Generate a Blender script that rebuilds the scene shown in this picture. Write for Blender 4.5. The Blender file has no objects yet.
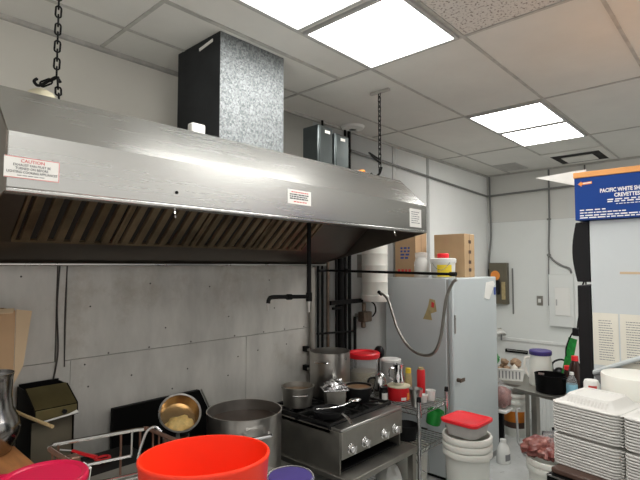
import bpy, bmesh, math, random
from mathutils import Vector, Matrix, noise as mnoise
random.seed(7)
EYE = 1.75            # height of the eye above the floor; all heights below are measured from eye level
SC = bpy.context.scene
COL = SC.collection
PI = math.pi
V = Vector

# ------------------------------------------------------------------ materials
def nt(name):
    m = bpy.data.materials.new(name); m.use_nodes = True
    t = m.node_tree; b = t.nodes['Principled BSDF']
    return m, t, b

def mat(name, col, rough=.5, metal=0., noise=0., scale=6., bump=0., bscale=40., stretch=(1, 1, 1), col2=None,
        trans=0., alpha=1., sss=0., coat=0., rnoise=0., ior=1.45, wear=None, wscale=2.5, wlo=.55, whi=.7, spec=.5):
    m, t, b = nt(name)
    b.inputs['Base Color'].default_value = (*col, 1); b.inputs['Roughness'].default_value = rough
    b.inputs['Metallic'].default_value = metal; b.inputs['IOR'].default_value = ior
    b.inputs['Specular IOR Level'].default_value = spec
    if trans: b.inputs['Transmission Weight'].default_value = trans
    if alpha < 1: b.inputs['Alpha'].default_value = alpha
    if sss:
        b.inputs['Subsurface Weight'].default_value = sss; b.inputs['Subsurface Radius'].default_value = (.03, .02, .02)
        b.inputs['Subsurface Scale'].default_value = .5
    if coat: b.inputs['Coat Weight'].default_value = coat
    N = t.nodes; L = t.links
    tc = N.new('ShaderNodeTexCoord'); mp = N.new('ShaderNodeMapping'); mp.inputs['Scale'].default_value = stretch
    L.new(tc.outputs['Object'], mp.inputs['Vector'])
    out = None
    if noise or col2:
        n = N.new('ShaderNodeTexNoise'); n.inputs['Scale'].default_value = scale; n.inputs['Detail'].default_value = 6
        n.inputs['Roughness'].default_value = .6
        L.new(mp.outputs['Vector'], n.inputs['Vector'])
        r = N.new('ShaderNodeValToRGB'); r.color_ramp.elements[0].position = .32; r.color_ramp.elements[1].position = .68
        c2 = col2 or tuple(max(0, c * (1 - noise)) for c in col)
        c1 = col if col2 else tuple(min(1, c * (1 + noise * .5)) for c in col)
        r.color_ramp.elements[0].color = (*c2, 1); r.color_ramp.elements[1].color = (*c1, 1)
        L.new(n.outputs['Fac'], r.inputs['Fac']); out = r.outputs['Color']
        if rnoise:
            mr = N.new('ShaderNodeMapRange'); mr.inputs['To Min'].default_value = rough - rnoise; mr.inputs['To Max'].default_value = rough + rnoise
            mr.inputs['From Min'].default_value = .3; mr.inputs['From Max'].default_value = .7
            L.new(n.outputs['Fac'], mr.inputs['Value']); L.new(mr.outputs['Result'], b.inputs['Roughness'])
    if wear:
        n = N.new('ShaderNodeTexNoise'); n.inputs['Scale'].default_value = wscale; n.inputs['Detail'].default_value = 8
        n.inputs['Roughness'].default_value = .7
        L.new(tc.outputs['Object'], n.inputs['Vector'])
        r = N.new('ShaderNodeValToRGB'); r.color_ramp.elements[0].position = wlo; r.color_ramp.elements[1].position = whi
        L.new(n.outputs['Fac'], r.inputs['Fac'])
        mx = N.new('ShaderNodeMix'); mx.data_type = 'RGBA'
        L.new(r.outputs['Color'], mx.inputs['Factor'])
        if out: L.new(out, mx.inputs[6])
        else: mx.inputs[6].default_value = (*col, 1)
        mx.inputs[7].default_value = (*wear, 1)
        out = mx.outputs[2]
    if out: L.new(out, b.inputs['Base Color'])
    if bump:
        n = N.new('ShaderNodeTexNoise'); n.inputs['Scale'].default_value = bscale; n.inputs['Detail'].default_value = 3
        L.new(mp.outputs['Vector'], n.inputs['Vector'])
        bp = N.new('ShaderNodeBump'); bp.inputs['Strength'].default_value = bump; bp.inputs['Distance'].default_value = .01
        L.new(n.outputs['Fac'], bp.inputs['Height']); L.new(bp.outputs['Normal'], b.inputs['Normal'])
    return m

def spangle(name):
    m, t, b = nt(name); N = t.nodes; L = t.links
    tc = N.new('ShaderNodeTexCoord'); v = N.new('ShaderNodeTexVoronoi'); v.inputs['Scale'].default_value = 130
    nz = N.new('ShaderNodeTexNoise'); nz.inputs['Scale'].default_value = 60
    mxv = N.new('ShaderNodeMix'); mxv.data_type = 'RGBA'; mxv.inputs['Factor'].default_value = .03
    L.new(tc.outputs['Object'], nz.inputs['Vector']); L.new(tc.outputs['Object'], mxv.inputs[6]); L.new(nz.outputs['Color'], mxv.inputs[7])
    L.new(mxv.outputs[2], v.inputs['Vector'])
    r = N.new('ShaderNodeValToRGB'); e = r.color_ramp.elements
    e[0].position = .15; e[0].color = (.10, .112, .117, 1); e[1].position = .85; e[1].color = (.28, .30, .305, 1)
    L.new(v.outputs['Color'], r.inputs['Fac']); L.new(r.outputs['Color'], b.inputs['Base Color'])
    b.inputs['Metallic'].default_value = .35; b.inputs['Roughness'].default_value = .5
    return m

def speckle(name):
    m, t, b = nt(name); N = t.nodes; L = t.links
    tc = N.new('ShaderNodeTexCoord'); n = N.new('ShaderNodeTexNoise'); n.inputs['Scale'].default_value = 75; n.inputs['Detail'].default_value = 4
    L.new(tc.outputs['Object'], n.inputs['Vector'])
    r = N.new('ShaderNodeValToRGB'); e = r.color_ramp.elements
    e[0].position = .36; e[0].color = (.22, .19, .17, 1); e[1].position = .46; e[1].color = (.62, .59, .55, 1)
    L.new(n.outputs['Fac'], r.inputs['Fac']); L.new(r.outputs['Color'], b.inputs['Base Color']); b.inputs['Roughness'].default_value = .9
    return m

def emis(name, col, s):
    m, t, b = nt(name)
    b.inputs['Base Color'].default_value = (.9, .9, .9, 1)
    b.inputs['Emission Color'].default_value = (*col, 1); b.inputs['Emission Strength'].default_value = s
    return m

M = {}
M['ceil'] = mat('ceiling tile', (.66, .65, .61), .9, noise=.05, scale=3, bump=.06, bscale=120)
M['tbar'] = mat('ceiling grid', (.44, .43, .40), .6, noise=.2, scale=12)
M['pit'] = speckle('pitted tile')
M['wallL'] = mat('painted board', (.70, .68, .62), .6, noise=.05, scale=2)
M['wallW'] = mat('white wall panel', (.76, .77, .75), .5, noise=.04, scale=2)
M['wallF'] = mat('far wall paint', (.71, .73, .71), .55, noise=.04, scale=1.5)
M['band'] = mat('far wall upper', (.62, .62, .585), .6, noise=.04, scale=1.5)
M['addeddk'] = mat('added dark room', (.16, .165, .155), .7)  # dark walls of the added room mirrored in the hood
M['trimg'] = mat('grey trim', (.42, .42, .41), .5)
M['condu'] = mat('grey conduit', (.17, .17, .165), .5)
M['floor'] = mat('floor', (.52, .53, .52), .45, noise=.15, scale=5, wear=(.16, .15, .14), wscale=9, wlo=.6, whi=.72)
M['sheet'] = mat('dull steel sheet', (.60, .585, .545), .46, metal=.25, noise=.22, scale=3.5, stretch=(1.4, 1, .5), rnoise=.1, wear=(.33, .29, .22), wscale=1.6, wlo=.55, whi=.8)
M['seam'] = mat('dark seam', (.06, .055, .05), .7)
M['hood'] = mat('brushed hood steel', (.60, .60, .58), .27, metal=.95, noise=.02, scale=3, stretch=(.4, 5, 5), rnoise=.012)
M['hooddk'] = mat('greasy steel', (.16, .14, .12), .34, metal=.9, noise=.2, scale=3, rnoise=.08)
M['filter'] = mat('filter baffle', (.24, .185, .115), .4, metal=.8, noise=.35, scale=5, rnoise=.1)
M['filterdk'] = mat('filter slot', (.02, .018, .015), .7)
M['galv'] = spangle('galvanised spangle')
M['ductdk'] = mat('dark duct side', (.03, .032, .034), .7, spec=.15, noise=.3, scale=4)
M['black'] = mat('black iron', (.007, .007, .007), .5, spec=.12)
M['matte'] = mat('black matte', (.012, .012, .013), .6, spec=.2, noise=.2, scale=8)
M['blackp'] = mat('black plastic', (.009, .009, .01), .35, spec=.25)
M['blackg'] = mat('black enamel', (.005, .005, .005), .45, spec=.07)
M['cast'] = mat('cast iron', (.012, .012, .012), .5, bump=.1, bscale=60)
M['steel'] = mat('stainless', (.56, .55, .53), .3, metal=1, noise=.08, scale=5, rnoise=.05)
M['steeld'] = mat('worn stainless', (.36, .345, .31), .42, metal=.9, noise=.22, scale=6, rnoise=.1)
M['steelm'] = mat('pot steel', (.47, .45, .42), .32, metal=.95, noise=.15, scale=5, rnoise=.06)
M['steelp'] = mat('polished dark steel', (.38, .37, .36), .2, metal=1, noise=.15, scale=4)
M['chrome'] = mat('chrome', (.72, .72, .72), .14, metal=1)
M['chromew'] = mat('chrome wire', (.55, .55, .55), .25, metal=1)
M['copperw'] = mat('rusty wire', (.26, .15, .11), .4, metal=.7, noise=.3, scale=20)
M['fridge'] = mat('fridge enamel', (.58, .615, .625), .38, noise=.05, scale=1.5, coat=.15)
M['fridged'] = mat('fridge door', (.52, .565, .575), .35, noise=.04, scale=1.5, coat=.15)
M['white'] = mat('white plastic', (.76, .76, .73), .4)
M['whitet'] = mat('white tub', (.78, .77, .71), .4, sss=.2)
M['foam'] = mat('foam', (.58, .57, .54), .6)
M['cream'] = mat('cream', (.68, .63, .46), .5)
M['card'] = mat('cardboard', (.46, .30, .17), .75, noise=.1, scale=4)
M['cardl'] = mat('cardboard light', (.60, .45, .29), .75, noise=.08, scale=4)
M['cardtan'] = mat('cardboard tan', (.44, .30, .165), .75, noise=.08, scale=4)
M['ink'] = mat('ink dark', (.06, .06, .07), .8)
M['inkg'] = mat('ink grey', (.22, .22, .23), .8)
M['inkr'] = mat('ink red', (.6, .05, .05), .8)
M['inkb'] = mat('ink blue', (.05, .09, .3), .8)
M['inko'] = mat('ink orange', (.85, .30, .06), .7)
M['inkw'] = mat('ink white', (.85, .85, .85), .6)
M['paper'] = mat('paper', (.80, .79, .75), .8)
M['paperc'] = mat('cream paper', (.74, .71, .62), .8, noise=.06, scale=9)
M['blue'] = mat('blue carton', (.008, .05, .25), .5, spec=.25, noise=.06, scale=5)
M['orangec'] = mat('orange carton', (.80, .37, .12), .5)
M['red'] = mat('red plastic', (.66, .015, .022), .32)
M['redlid'] = mat('bright red lid', (.80, .02, .03), .35)
M['orange'] = mat('orange plastic', (.90, .035, .006), .42, sss=.15, coat=.15)
M['magenta'] = mat('magenta plastic', (.50, .006, .05), .35)
M['purple'] = mat('purple plastic', (.05, .036, .17), .4, noise=.15, scale=12)
M['yellow'] = mat('yellow plastic', (.80, .60, .03), .4)
M['green'] = mat('green plastic', (.02, .30, .045), .35)
M['greenp'] = mat('green print', (.02, .32, .05), .5, col2=(.01, .16, .03), scale=25)
M['clear'] = mat('clear plastic', (.92, .93, .93), .12, trans=.85, ior=1.1)
M['glass'] = mat('glass', (.95, .96, .96), .06, trans=.95, ior=1.15)
M['cloudy'] = mat('cloudy plastic', (.80, .79, .76), .3, alpha=.5)
M['film'] = mat('clear film', (.85, .84, .84), .15, alpha=.14)
M['bluelab'] = mat('blue label', (.25, .50, .62), .4, noise=.2, scale=20)
M['dkbottle'] = mat('dark sauce', (.03, .012, .008), .2)
M['wood'] = mat('board wood', (.55, .24, .085), .5, noise=.25, scale=5, stretch=(6, 1, 6))
M['stick'] = mat('wood stick', (.50, .38, .20), .6, noise=.1, scale=20)
M['brown'] = mat('dark brown board', (.07, .038, .028), .5, noise=.2, scale=6)
M['olive'] = mat('olive metal', (.15, .125, .055), .35, metal=.6, noise=.2, scale=6)
M['olivebox'] = mat('olive grey enamel', (.13, .115, .08), .5, noise=.15, scale=6)
M['supp'] = mat('cabinet steel', (.13, .15, .15), .3, metal=.85, noise=.15, scale=5)
M['foil'] = mat('foil', (.75, .75, .76), .25, metal=1, bump=.5, bscale=40)
M['noodle'] = mat('noodles', (.74, .53, .20), .5, noise=.25, scale=40, bump=.4, bscale=60)
M['brass'] = mat('tinted pan inside', (.52, .36, .18), .25, metal=.9, noise=.15, scale=8)
M['broth'] = mat('broth', (.060, .042, .032), .4, noise=.3, scale=6, spec=.2)
M['sauce'] = mat('brown sauce', (.18, .07, .02), .4, col2=(.28, .2, .12), scale=14)
M['meat'] = mat('raw meat', (.12, .012, .011), .35, col2=(.40, .17, .14), scale=17, bump=.3, bscale=25)
M['root'] = mat('ginger skin', (.40, .27, .17), .7, noise=.25, scale=18, bump=.3, bscale=40)
M['garlic'] = mat('garlic skin', (.75, .70, .62), .6, noise=.1, scale=20)
M['rust'] = mat('amber label', (.52, .16, .015), .5, noise=.2, scale=8)
M['tape'] = mat('torn tan paper', (.45, .36, .18), .7, noise=.2, scale=30)
M['brownv'] = mat('valve brass', (.16, .12, .09), .45, metal=.6, noise=.3, scale=20)
M['liquid'] = mat('pale yellow stock', (.50, .42, .26), .35, noise=.15, scale=9)
M['lamp'] = emis('lit diffuser', (1.0, .985, .95), 8.5)

# ------------------------------------------------------------------ mesh builder
class MB:
    def __init__(s, T=None):
        s.v = []; s.f = []; s.mi = []; s.cur = 0; s.T = T
    def add(s, vs, fs):
        n = len(s.v)
        for p in vs:
            p = V(p); s.v.append(s.T @ p if s.T else p)
        for f in fs:
            s.f.append([n + i for i in f]); s.mi.append(s.cur)
        return s
    def m(s, i): s.cur = i; return s
    def box(s, x0, x1, y0, y1, z0, z1, R=None):
        c = V(((x0 + x1) / 2, (y0 + y1) / 2, (z0 + z1) / 2))
        vs = [V((x, y, z)) for z in (z0, z1) for y in (y0, y1) for x in (x0, x1)]
        if R is not None: vs = [c + R @ (p - c) for p in vs]
        return s.add(vs, [(0, 2, 3, 1), (4, 5, 7, 6), (0, 1, 5, 4), (2, 6, 7, 3), (0, 4, 6, 2), (1, 3, 7, 5)])
    def prism(s, poly, ext):
        n = len(poly); e = V(ext); a = [V(p) for p in poly]
        return s.add(a + [p + e for p in a], [list(range(n))[::-1], list(range(n, 2 * n))] + [(i, (i + 1) % n, n + (i + 1) % n, n + i) for i in range(n)])
    def lathe(s, prof, c=(0, 0, 0), R=None, seg=32, sx=1., sy=1., mats=None):
        c = V(c); vs = []; rings = []
        for r, z in prof:
            if r < 1e-6:
                p = V((0, 0, z)); vs.append(c + (R @ p if R is not None else p)); rings.append([len(vs) - 1])
            else:
                ring = []
                for i in range(seg):
                    a = 2 * PI * i / seg; p = V((r * math.cos(a) * sx, r * math.sin(a) * sy, z))
                    vs.append(c + (R @ p if R is not None else p)); ring.append(len(vs) - 1)
                rings.append(ring)
        n0 = len(s.v); s.add(vs, [])
        for k in range(len(rings) - 1):
            a, b = rings[k], rings[k + 1]
            mi = mats[k] if mats else s.cur
            for i in range(seg):
                j = (i + 1) % seg
                if len(a) == 1 and len(b) == 1: continue
                if len(a) == 1: f = (a[0], b[i], b[j])
                elif len(b) == 1: f = (a[i], a[j], b[0])
                else: f = (a[i], a[j], b[j], b[i])
                s.f.append([n0 + q for q in f]); s.mi.append(mi)
        return s
    def cyl(s, p0, p1, r0, r1=None, seg=16):
        p0, p1 = V(p0), V(p1); d = p1 - p0; h = d.length
        R = d.to_track_quat('Z', 'Y').to_matrix(); r1 = r0 if r1 is None else r1
        return s.lathe([(0, 0), (r0, 0), (r1, h), (0, h)], p0, R, seg)
    def tube(s, pts, r, seg=8, closed=False, flat=1.):
        pts = [V(p) for p in pts]; n = len(pts); rings = []; vs = []
        up = None
        for i, p in enumerate(pts):
            if closed: t = pts[(i + 1) % n] - pts[i - 1]
            else: t = pts[min(i + 1, n - 1)] - pts[max(i - 1, 0)]
            t.normalize()
            if up is None:
                up = V((0, 0, 1)) if abs(t.z) < .9 else V((1, 0, 0))
            side = t.cross(up)
            if side.length < 1e-6: side = t.cross(V((0, 1, .1)))
            side.normalize(); up = side.cross(t).normalized()
            rr = r[i] if isinstance(r, (list, tuple)) else r
            rings.append([len(vs) + k for k in range(seg)])
            for k in range(seg):
                a = 2 * PI * k / seg; vs.append(p + side * math.cos(a) * rr + up * math.sin(a) * rr * flat)
        fs = []
        for i in range(n if closed else n - 1):
            a, b = rings[i], rings[(i + 1) % n]
            fs += [(a[k], a[(k + 1) % seg], b[(k + 1) % seg], b[k]) for k in range(seg)]
        if not closed: fs += [rings[0][::-1], rings[-1]]
        return s.add(vs, fs)
    def blob(s, c, rad, seed=0, amp=.15, freq=2., seg=18, R=None, flat_bottom=None):
        vs = []; fs = []; c = V(c); n = seg; h = seg // 2
        for i in range(h + 1):
            th = PI * i / h
            for j in range(n):
                a = 2 * PI * j / n; d = V((math.sin(th) * math.cos(a), math.sin(th) * math.sin(a), math.cos(th)))
                k = 1 + amp * mnoise.noise(d * freq + V((seed * 7.3, seed * 1.7, seed)))  
                p = V((d.x * rad[0], d.y * rad[1], d.z * rad[2])) * k
                if flat_bottom is not None: p.z = max(p.z, -flat_bottom)
                if R is not None: p = R @ p
                vs.append(c + p)
        for i in range(h):
            for j in range(n):
                fs.append((i * n + j, i * n + (j + 1) % n, (i + 1) * n + (j + 1) % n, (i + 1) * n + j))
        return s.add(vs, fs)
    def build(s, name, mats, parent=None, bev=0., label=None, angle=40, subd=0, origin=None):
        if not isinstance(mats, (list, tuple)): mats = [mats]
        if parent is None:
            xs = [p.x for p in s.v]; ys = [p.y for p in s.v]; zs = [p.z for p in s.v]
            o0 = V(origin) if origin else V(((min(xs) + max(xs)) / 2, (min(ys) + max(ys)) / 2, min(zs)))
            W = Matrix.Translation(o0 + V((0, 0, EYE)))
        else:
            W = world(parent)
        inv = W.inverted(); me = bpy.data.meshes.new(name)
        me.from_pydata([inv @ (p + V((0, 0, EYE))) for p in s.v], [], s.f)
        for q in mats: me.materials.append(M[q] if isinstance(q, str) else q)
        for p, k in zip(me.polygons, s.mi): p.material_index = k
        bm = bmesh.new(); bm.from_mesh(me)
        bmesh.ops.remove_doubles(bm, verts=bm.verts, dist=1e-6)
        bmesh.ops.recalc_face_normals(bm, faces=bm.faces); bm.to_mesh(me); bm.free()
        me.polygons.foreach_set('use_smooth', [True] * len(me.polygons))
        me.set_sharp_from_angle(angle=math.radians(angle))
        o = bpy.data.objects.new(name, me); COL.objects.link(o)
        if parent is None: o.matrix_basis = W
        else: o.parent = parent
        if bev:
            b = o.modifiers.new('edge', 'BEVEL'); b.width = bev; b.segments = 2; b.limit_method = 'ANGLE'; b.angle_limit = math.radians(50)
        if subd:
            d = o.modifiers.new('smooth', 'SUBSURF'); d.levels = subd; d.render_levels = subd
        if label: o['label'] = label
        return o

def world(o):
    W = o.matrix_basis.copy()
    while o.parent is not None:
        o = o.parent; W = o.matrix_basis @ W
    return W

def tag(o, label, cat, group=None, kind=None):
    o['label'] = label; o['category'] = cat
    if group: o['group'] = group
    if kind: o['kind'] = kind
    return o

def thing(name, label, cat, loc, group=None):
    o = bpy.data.objects.new(name, None); COL.objects.link(o)
    o.empty_display_size = .05; o.location = V(loc) + V((0, 0, EYE))
    o.matrix_basis = Matrix.Translation(o.location)
    return tag(o, label, cat, group)

def struct(o): o['kind'] = 'structure'; return o

def frame(loc, right, up):
    r = V(right).normalized(); u = V(up).normalized(); n = r.cross(u)
    return Matrix.Translation(V(loc)) @ Matrix((r, u, n)).transposed().to_4x4()

def text(body, loc, h, w, right, up, m, parent, name='lettering', align='LEFT', bold=.0):
    """raised lettering: h = capital height, w = total width"""
    c = bpy.data.curves.new(name, 'FONT'); c.body = body; c.size = h / .69; c.extrude = .0004; c.align_x = align
    c.materials.append(M[m]); c.resolution_u = 2
    c.offset = bold * h
    f = bpy.data.objects.new(name, c); COL.objects.link(f); bpy.context.view_layer.update()
    me = bpy.data.meshes.new_from_object(f.evaluated_get(bpy.context.evaluated_depsgraph_get()))
    bpy.data.objects.remove(f); bpy.data.curves.remove(c)
    o = bpy.data.objects.new(name, me); COL.objects.link(o); o.parent = parent
    xs = [v.co.x for v in me.vertices]; dx = max(max(xs) - min(xs), 1e-4)
    k = w / dx
    o.matrix_basis = world(parent).inverted() @ Matrix.Translation((0, 0, EYE)) @ frame(loc, right, up) @ Matrix.Diagonal((k, 1, 1, 1))
    return o

def print_lines(mb, F, x0, x1, y0, y1, rows, seed, fill=.55, wmin=.004, wmax=.014, ragged=.25, hfac=.45):
    """rows of small word marks on the plane of frame F"""
    R = random.Random(seed); dh = (y1 - y0) / rows
    for i in range(rows):
        y = y1 - (i + .5) * dh; x = x0; xe = x1 - R.random() * ragged * (x1 - x0); h = dh * hfac
        while x < xe - wmin:
            w = min(R.uniform(wmin, wmax), xe - x)
            vs = [F @ V(p) for p in ((x, y - h / 2, 0), (x + w, y - h / 2, 0), (x + w, y + h / 2, 0), (x, y + h / 2, 0))]
            nn = F.to_3x3() @ V((0, 0, .0004)); mb.prism(vs, nn)
            x += w + wmin * .6
    return mb

def vessel(rb, rt, h, t=.003, rim=0., bot=None):
    b = bot if bot is not None else t
    p = [(0, 0), (rb * .97, 0), (rb, h * .02)]
    if rim: p += [(rt, h - rim * 2), (rt + rim, h - rim * 1.6), (rt + rim, h)]
    else: p += [(rt, h)]
    return p + [(rt - t, h), (rb - t, b + h * .03), (rb * .9, b), (0, b)]

def bucket_prof(rb, rt, h, lip=.016):
    s = (rt - rb) / h; r = lambda z: rb + s * z; k = .0018
    return [(0, 0), (rb - .002, 0), (r(.004), .004), (r(h - .045), h - .045), (rt + lip - .003, h - .040), (rt + lip, h - .034), (rt + lip, h - .008), (rt + lip - .004, h),
            (rt - k + .001, h), (r(h - .045) - k, h - .045), (r(.02) - k, .02), (r(.004) - k - .001, .005), (0, .004)]

def arc(c, r, a0, a1, n, ax=(1, 0, 0), ay=(0, 0, 1)):
    return [V(c) + V(ax) * r * math.cos(a0 + (a1 - a0) * i / n) + V(ay) * r * math.sin(a0 + (a1 - a0) * i / n) for i in range(n + 1)]

def smooth(pts, n=6):
    pts = [V(p) for p in pts]; out = []
    for i in range(len(pts) - 1):
        p0 = pts[max(i - 1, 0)]; p1 = pts[i]; p2 = pts[i + 1]; p3 = pts[min(i + 2, len(pts) - 1)]
        for k in range(n):
            t = k / n
            out.append(.5 * ((2 * p1) + (p2 - p0) * t + (2 * p0 - 5 * p1 + 4 * p2 - p3) * t * t + (3 * p1 - p0 - 3 * p2 + p3) * t ** 3))
    return out + [pts[-1]]

def tilt(axis):
    return V(axis).normalized().to_track_quat('Z', 'Y').to_matrix()

# ================================================================== SETTING
ZC = 1.18; YW = 2.58; XF = 6.05
struct(MB().box(-1.6, 6.2, -2.2, 2.75, -1.85, -1.75).build('floor', 'floor'))
struct(MB().box(-1.6, 6.2, -2.2, 2.75, ZC, ZC + .08).build('ceiling', 'ceil'))
g = MB()
for x in (-.19, 1.04, 2.25, 3.49, 4.74): g.box(x - .009, x + .009, -2.2, YW, ZC - .006, ZC)
for y in (-1.38, -.77, -.15, .46, 1.07, 1.66, 2.27):
    g.box(-1.6, XF, y - .009, y + .009, ZC - .005, ZC)
g.box(1.04, 2.25, 1.885, 1.91, ZC - .005, ZC)
g.box(-1.6, XF, YW - .025, YW, ZC - .02, ZC); g.box(XF - .025, XF, -2.2, YW, ZC - .02, ZC)
struct(g.build('trim_1', 'tbar'))
struct(MB().box(1.058, 2.232, .478, 1.052, ZC - .004, ZC).build('trim_2', 'pit'))
wl = MB().box(-1.6, 2.72, YW, YW + .1, -1.75, ZC).m(1).box(2.72, XF + .1, YW, YW + .1, -1.75, ZC)
struct(wl.build('wall_left', ['wallL', 'wallW']))
wf = MB().box(XF, XF + .1, .2, YW, -1.75, .56).m(1).box(XF, XF + .1, .2, YW, .563, ZC).m(2).box(XF + .004, XF + .1, .2, YW, .56, .563)
wf.m(1).box(XF, XF + .1, -2.2, .2, .62, ZC)  # opening left below is added too, it leads to the dark room
struct(wf.build('wall_far', ['wallF', 'band', 'trimg']))
struct(MB().box(XF + .1, 8.2, -2.3, -2.2, -1.75, ZC).box(XF + .1, 8.2, .3, .4, -1.75, ZC).box(8.2, 8.3, -2.3, .4, -1.75, ZC).box(XF, 8.3, -2.3, .4, -1.80, -1.752).box(XF + .1, 8.3, -2.3, .4, ZC, ZC + .05).build('wall_added_dark', 'addeddk'))  # unseen dark room, added so the hood's right end reflects something dark
struct(MB().box(XF - .03, XF, .2, YW, -.93, -.895).box(XF - .012, XF, .2, YW, -1.75, -.93).build('trim_3', 'wallW', bev=.004))
# steel sheets lining the wall below the hood
sh = MB()
for x0, x1, z0, z1 in ((-1.6, .855, -.470, .02), (.905, 2.70, -.470, .02), (-1.6, .93, -1.75, -.473), (.932, 2.046, -1.75, -.473), (2.05, 2.70, -1.75, -.473)):
    sh.box(x0, x1, YW - .02, YW, z0, z1)
sh.m(1).box(-1.6, 2.70, YW - .008, YW, -1.75, .02)
sh.m(2).box(.862, .898, YW - .026, YW, -.50, .02)
sh.m(1).tube(smooth([(.865, YW - .028, .0), (.858, YW - .028, -.2), (.868, YW - .028, -.42), (.85, YW - .028, -.56)]), .004, 6)
sh.m(1).tube(smooth([(.90, YW - .028, .0), (.895, YW - .028, -.25), (.90, YW - .028, -.5)]), .003, 6)
R_ = random.Random(3)
for x, z in ((.60, -.06), (.70, -.05), (.62, -.26), (1.02, -.21), (1.35, -.1), (1.75, -.13), (2.25, -.1), (1.0, -.505), (1.12, -.462), (1.35, -.46), (1.62, -.46), (1.95, -.46), (2.2, -.46), (2.4, -.46), (2.6, -.46),
             (.70, -.45), (1.02, -.62), (1.25, -.6), (1.60, -.62), (1.98, -.60), (2.15, -.58), (2.42, -.57), (1.5, -.72), (1.9, -.71), (2.3, -.3), (1.9, -.33), (1.45, -.36)):
    sh.lathe([(0, 0), (.0048, 0), (.004, .003), (0, .004)], (x, YW - .02, z), Matrix.Rotation(PI / 2, 3, 'X'), 8)
struct(sh.build('wall_left_cladding', ['sheet', 'seam', 'sheet']))
# grey joint strips and conduits on the walls
struct(MB().box(3.84, 3.885, YW - .012, YW, -.15, ZC - .02).box(4.49, 4.53, YW - .012, YW, -.15, ZC - .02).build('trim_4', 'trimg'))
tag(MB().tube([(3.18, YW - .02, 1.0), (6.0, YW - .02, .905)], .013, 8).tube([(6.0, YW - .02, .905), (6.0, 1.2, .935)], .013, 8).build('electrical_conduit', 'condu'),
    'grey conduit running level along the walls just below the ceiling', 'conduit')
tag(MB().tube(smooth([(6.03, 2.60 - .06, 1.16), (6.03, 2.535, .8), (6.03, 2.53, .4), (6.03, 2.56, .1), (6.03, 2.565, -.06)]), .012, 8).m(1).cyl((6.03, 2.56, -.04), (6.03, 2.56, -.3), .018).build('electrical_conduit', ['condu', 'blackp']),
    'grey conduit dropping down the far corner with a black lower end', 'conduit')
tag(MB().tube(smooth([(6.035, 1.81, 1.16), (6.035, 1.815, .6), (6.035, 1.83, .2), (6.035, 1.80, .09), (6.035, 1.70, .01), (6.035, 1.61, -.03), (6.035, 1.59, -.085)], 8), .011, 8)
    .tube([(6.035, 1.835, .15), (6.035, 1.845, -.47)], .008, 8).box(6.02, XF, 1.80, 1.84, .55, .57).box(6.02, XF, 1.81, 1.85, .12, .14).build('electrical_conduit', 'condu'),
    'grey conduit down the middle of the far wall bending over to the white breaker panel', 'conduit')
tag(MB().tube([(6.035, 1.42, 1.16), (6.035, 1.42, 1.0)], .009, 8).build('electrical_conduit', 'condu'), 'short grey conduit stub at the ceiling above the blue carton', 'conduit')
tag(MB().box(6.03, XF, 2.262, 2.274, -.60, -.03).build('cord_cover', 'condu'), 'thin grey vertical cord cover right of the olive switch box', 'cord cover')

# ceiling lights
def ceiling_light(x0, x1, y0, y1, label, split=None):
    t = thing('ceiling_light', label, 'ceiling light', ((x0 + x1) / 2, (y0 + y1) / 2, ZC - .016), 'lit ceiling panels')
    f = MB(); w = .018
    f.box(x0, x1, y0, y0 + w, ZC - .016, ZC).box(x0, x1, y1 - w, y1, ZC - .016, ZC).box(x0, x0 + w, y0 + w, y1 - w, ZC - .016, ZC).box(x1 - w, x1, y0 + w, y1 - w, ZC - .016, ZC)
    xs = [x0 + w, x1 - w]
    if split: f.box(split - .035, split + .035, y0 + w, y1 - w, ZC - .018, ZC); xs = [x0 + w, split - .035, split + .035, x1 - w]
    f.build('light_frame', 'trimg', t)
    for i in range(0, len(xs), 2): MB().box(xs[i], xs[i + 1], y0 + w, y1 - w, ZC - .011, ZC).build('diffuser', 'lamp', t)
    return t
ceiling_light(1.66, 2.235, 1.085, 1.645, 'square lit ceiling panel at the top of the picture, nearer the shrimp carton')
ceiling_light(1.055, 1.625, 1.085, 1.645, 'lit ceiling panel mostly cut by the top edge, closer to the duct')
ceiling_light(3.505, 4.725, 1.085, 1.645, 'long lit ceiling panel in two halves beyond the hood', 4.115)
ceiling_light(.0, 1.02, -.135, .445, 'unseen lit ceiling panel added above the camera for even light')  # added lamp, never in view, evens out the light
ceiling_light(2.27, 3.47, -.755, -.165, 'unseen lit ceiling panel added over the serving side for even light')  # second added panel outside the view, also for even light
# vents
t = thing('air_vent', 'dark slotted air diffuser bulging from the ceiling near the shrimp carton', 'air vent', (5.62, 1.36, ZC - .03))
MB().box(5.25, 5.95, 1.08, 1.66, ZC - .012, ZC).build('vent_frame', 'ceil', t, bev=.004)
MB().box(5.40, 5.86, 1.14, 1.60, ZC - .0135, ZC - .012).build('vent_opening', 'black', t)
MB().box(5.50, 5.78, 1.22, 1.52, ZC - .026, ZC - .014).build('vent_blade', 'ceil', t, bev=.004)
t = thing('air_vent', 'flat slatted ceiling vent in front of the far corner', 'air vent', (5.65, 2.2, ZC - .01))
MB().box(5.46, 5.86, 1.99, 2.26, ZC - .008, ZC).build('vent_frame', 'trimg', t)
b = MB()
for i in range(5): b.box(5.49 + i * .07, 5.525 + i * .07, 2.01, 2.24, ZC - .011, ZC - .008)
b.build('vent_slat', 'tbar', t)

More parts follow.
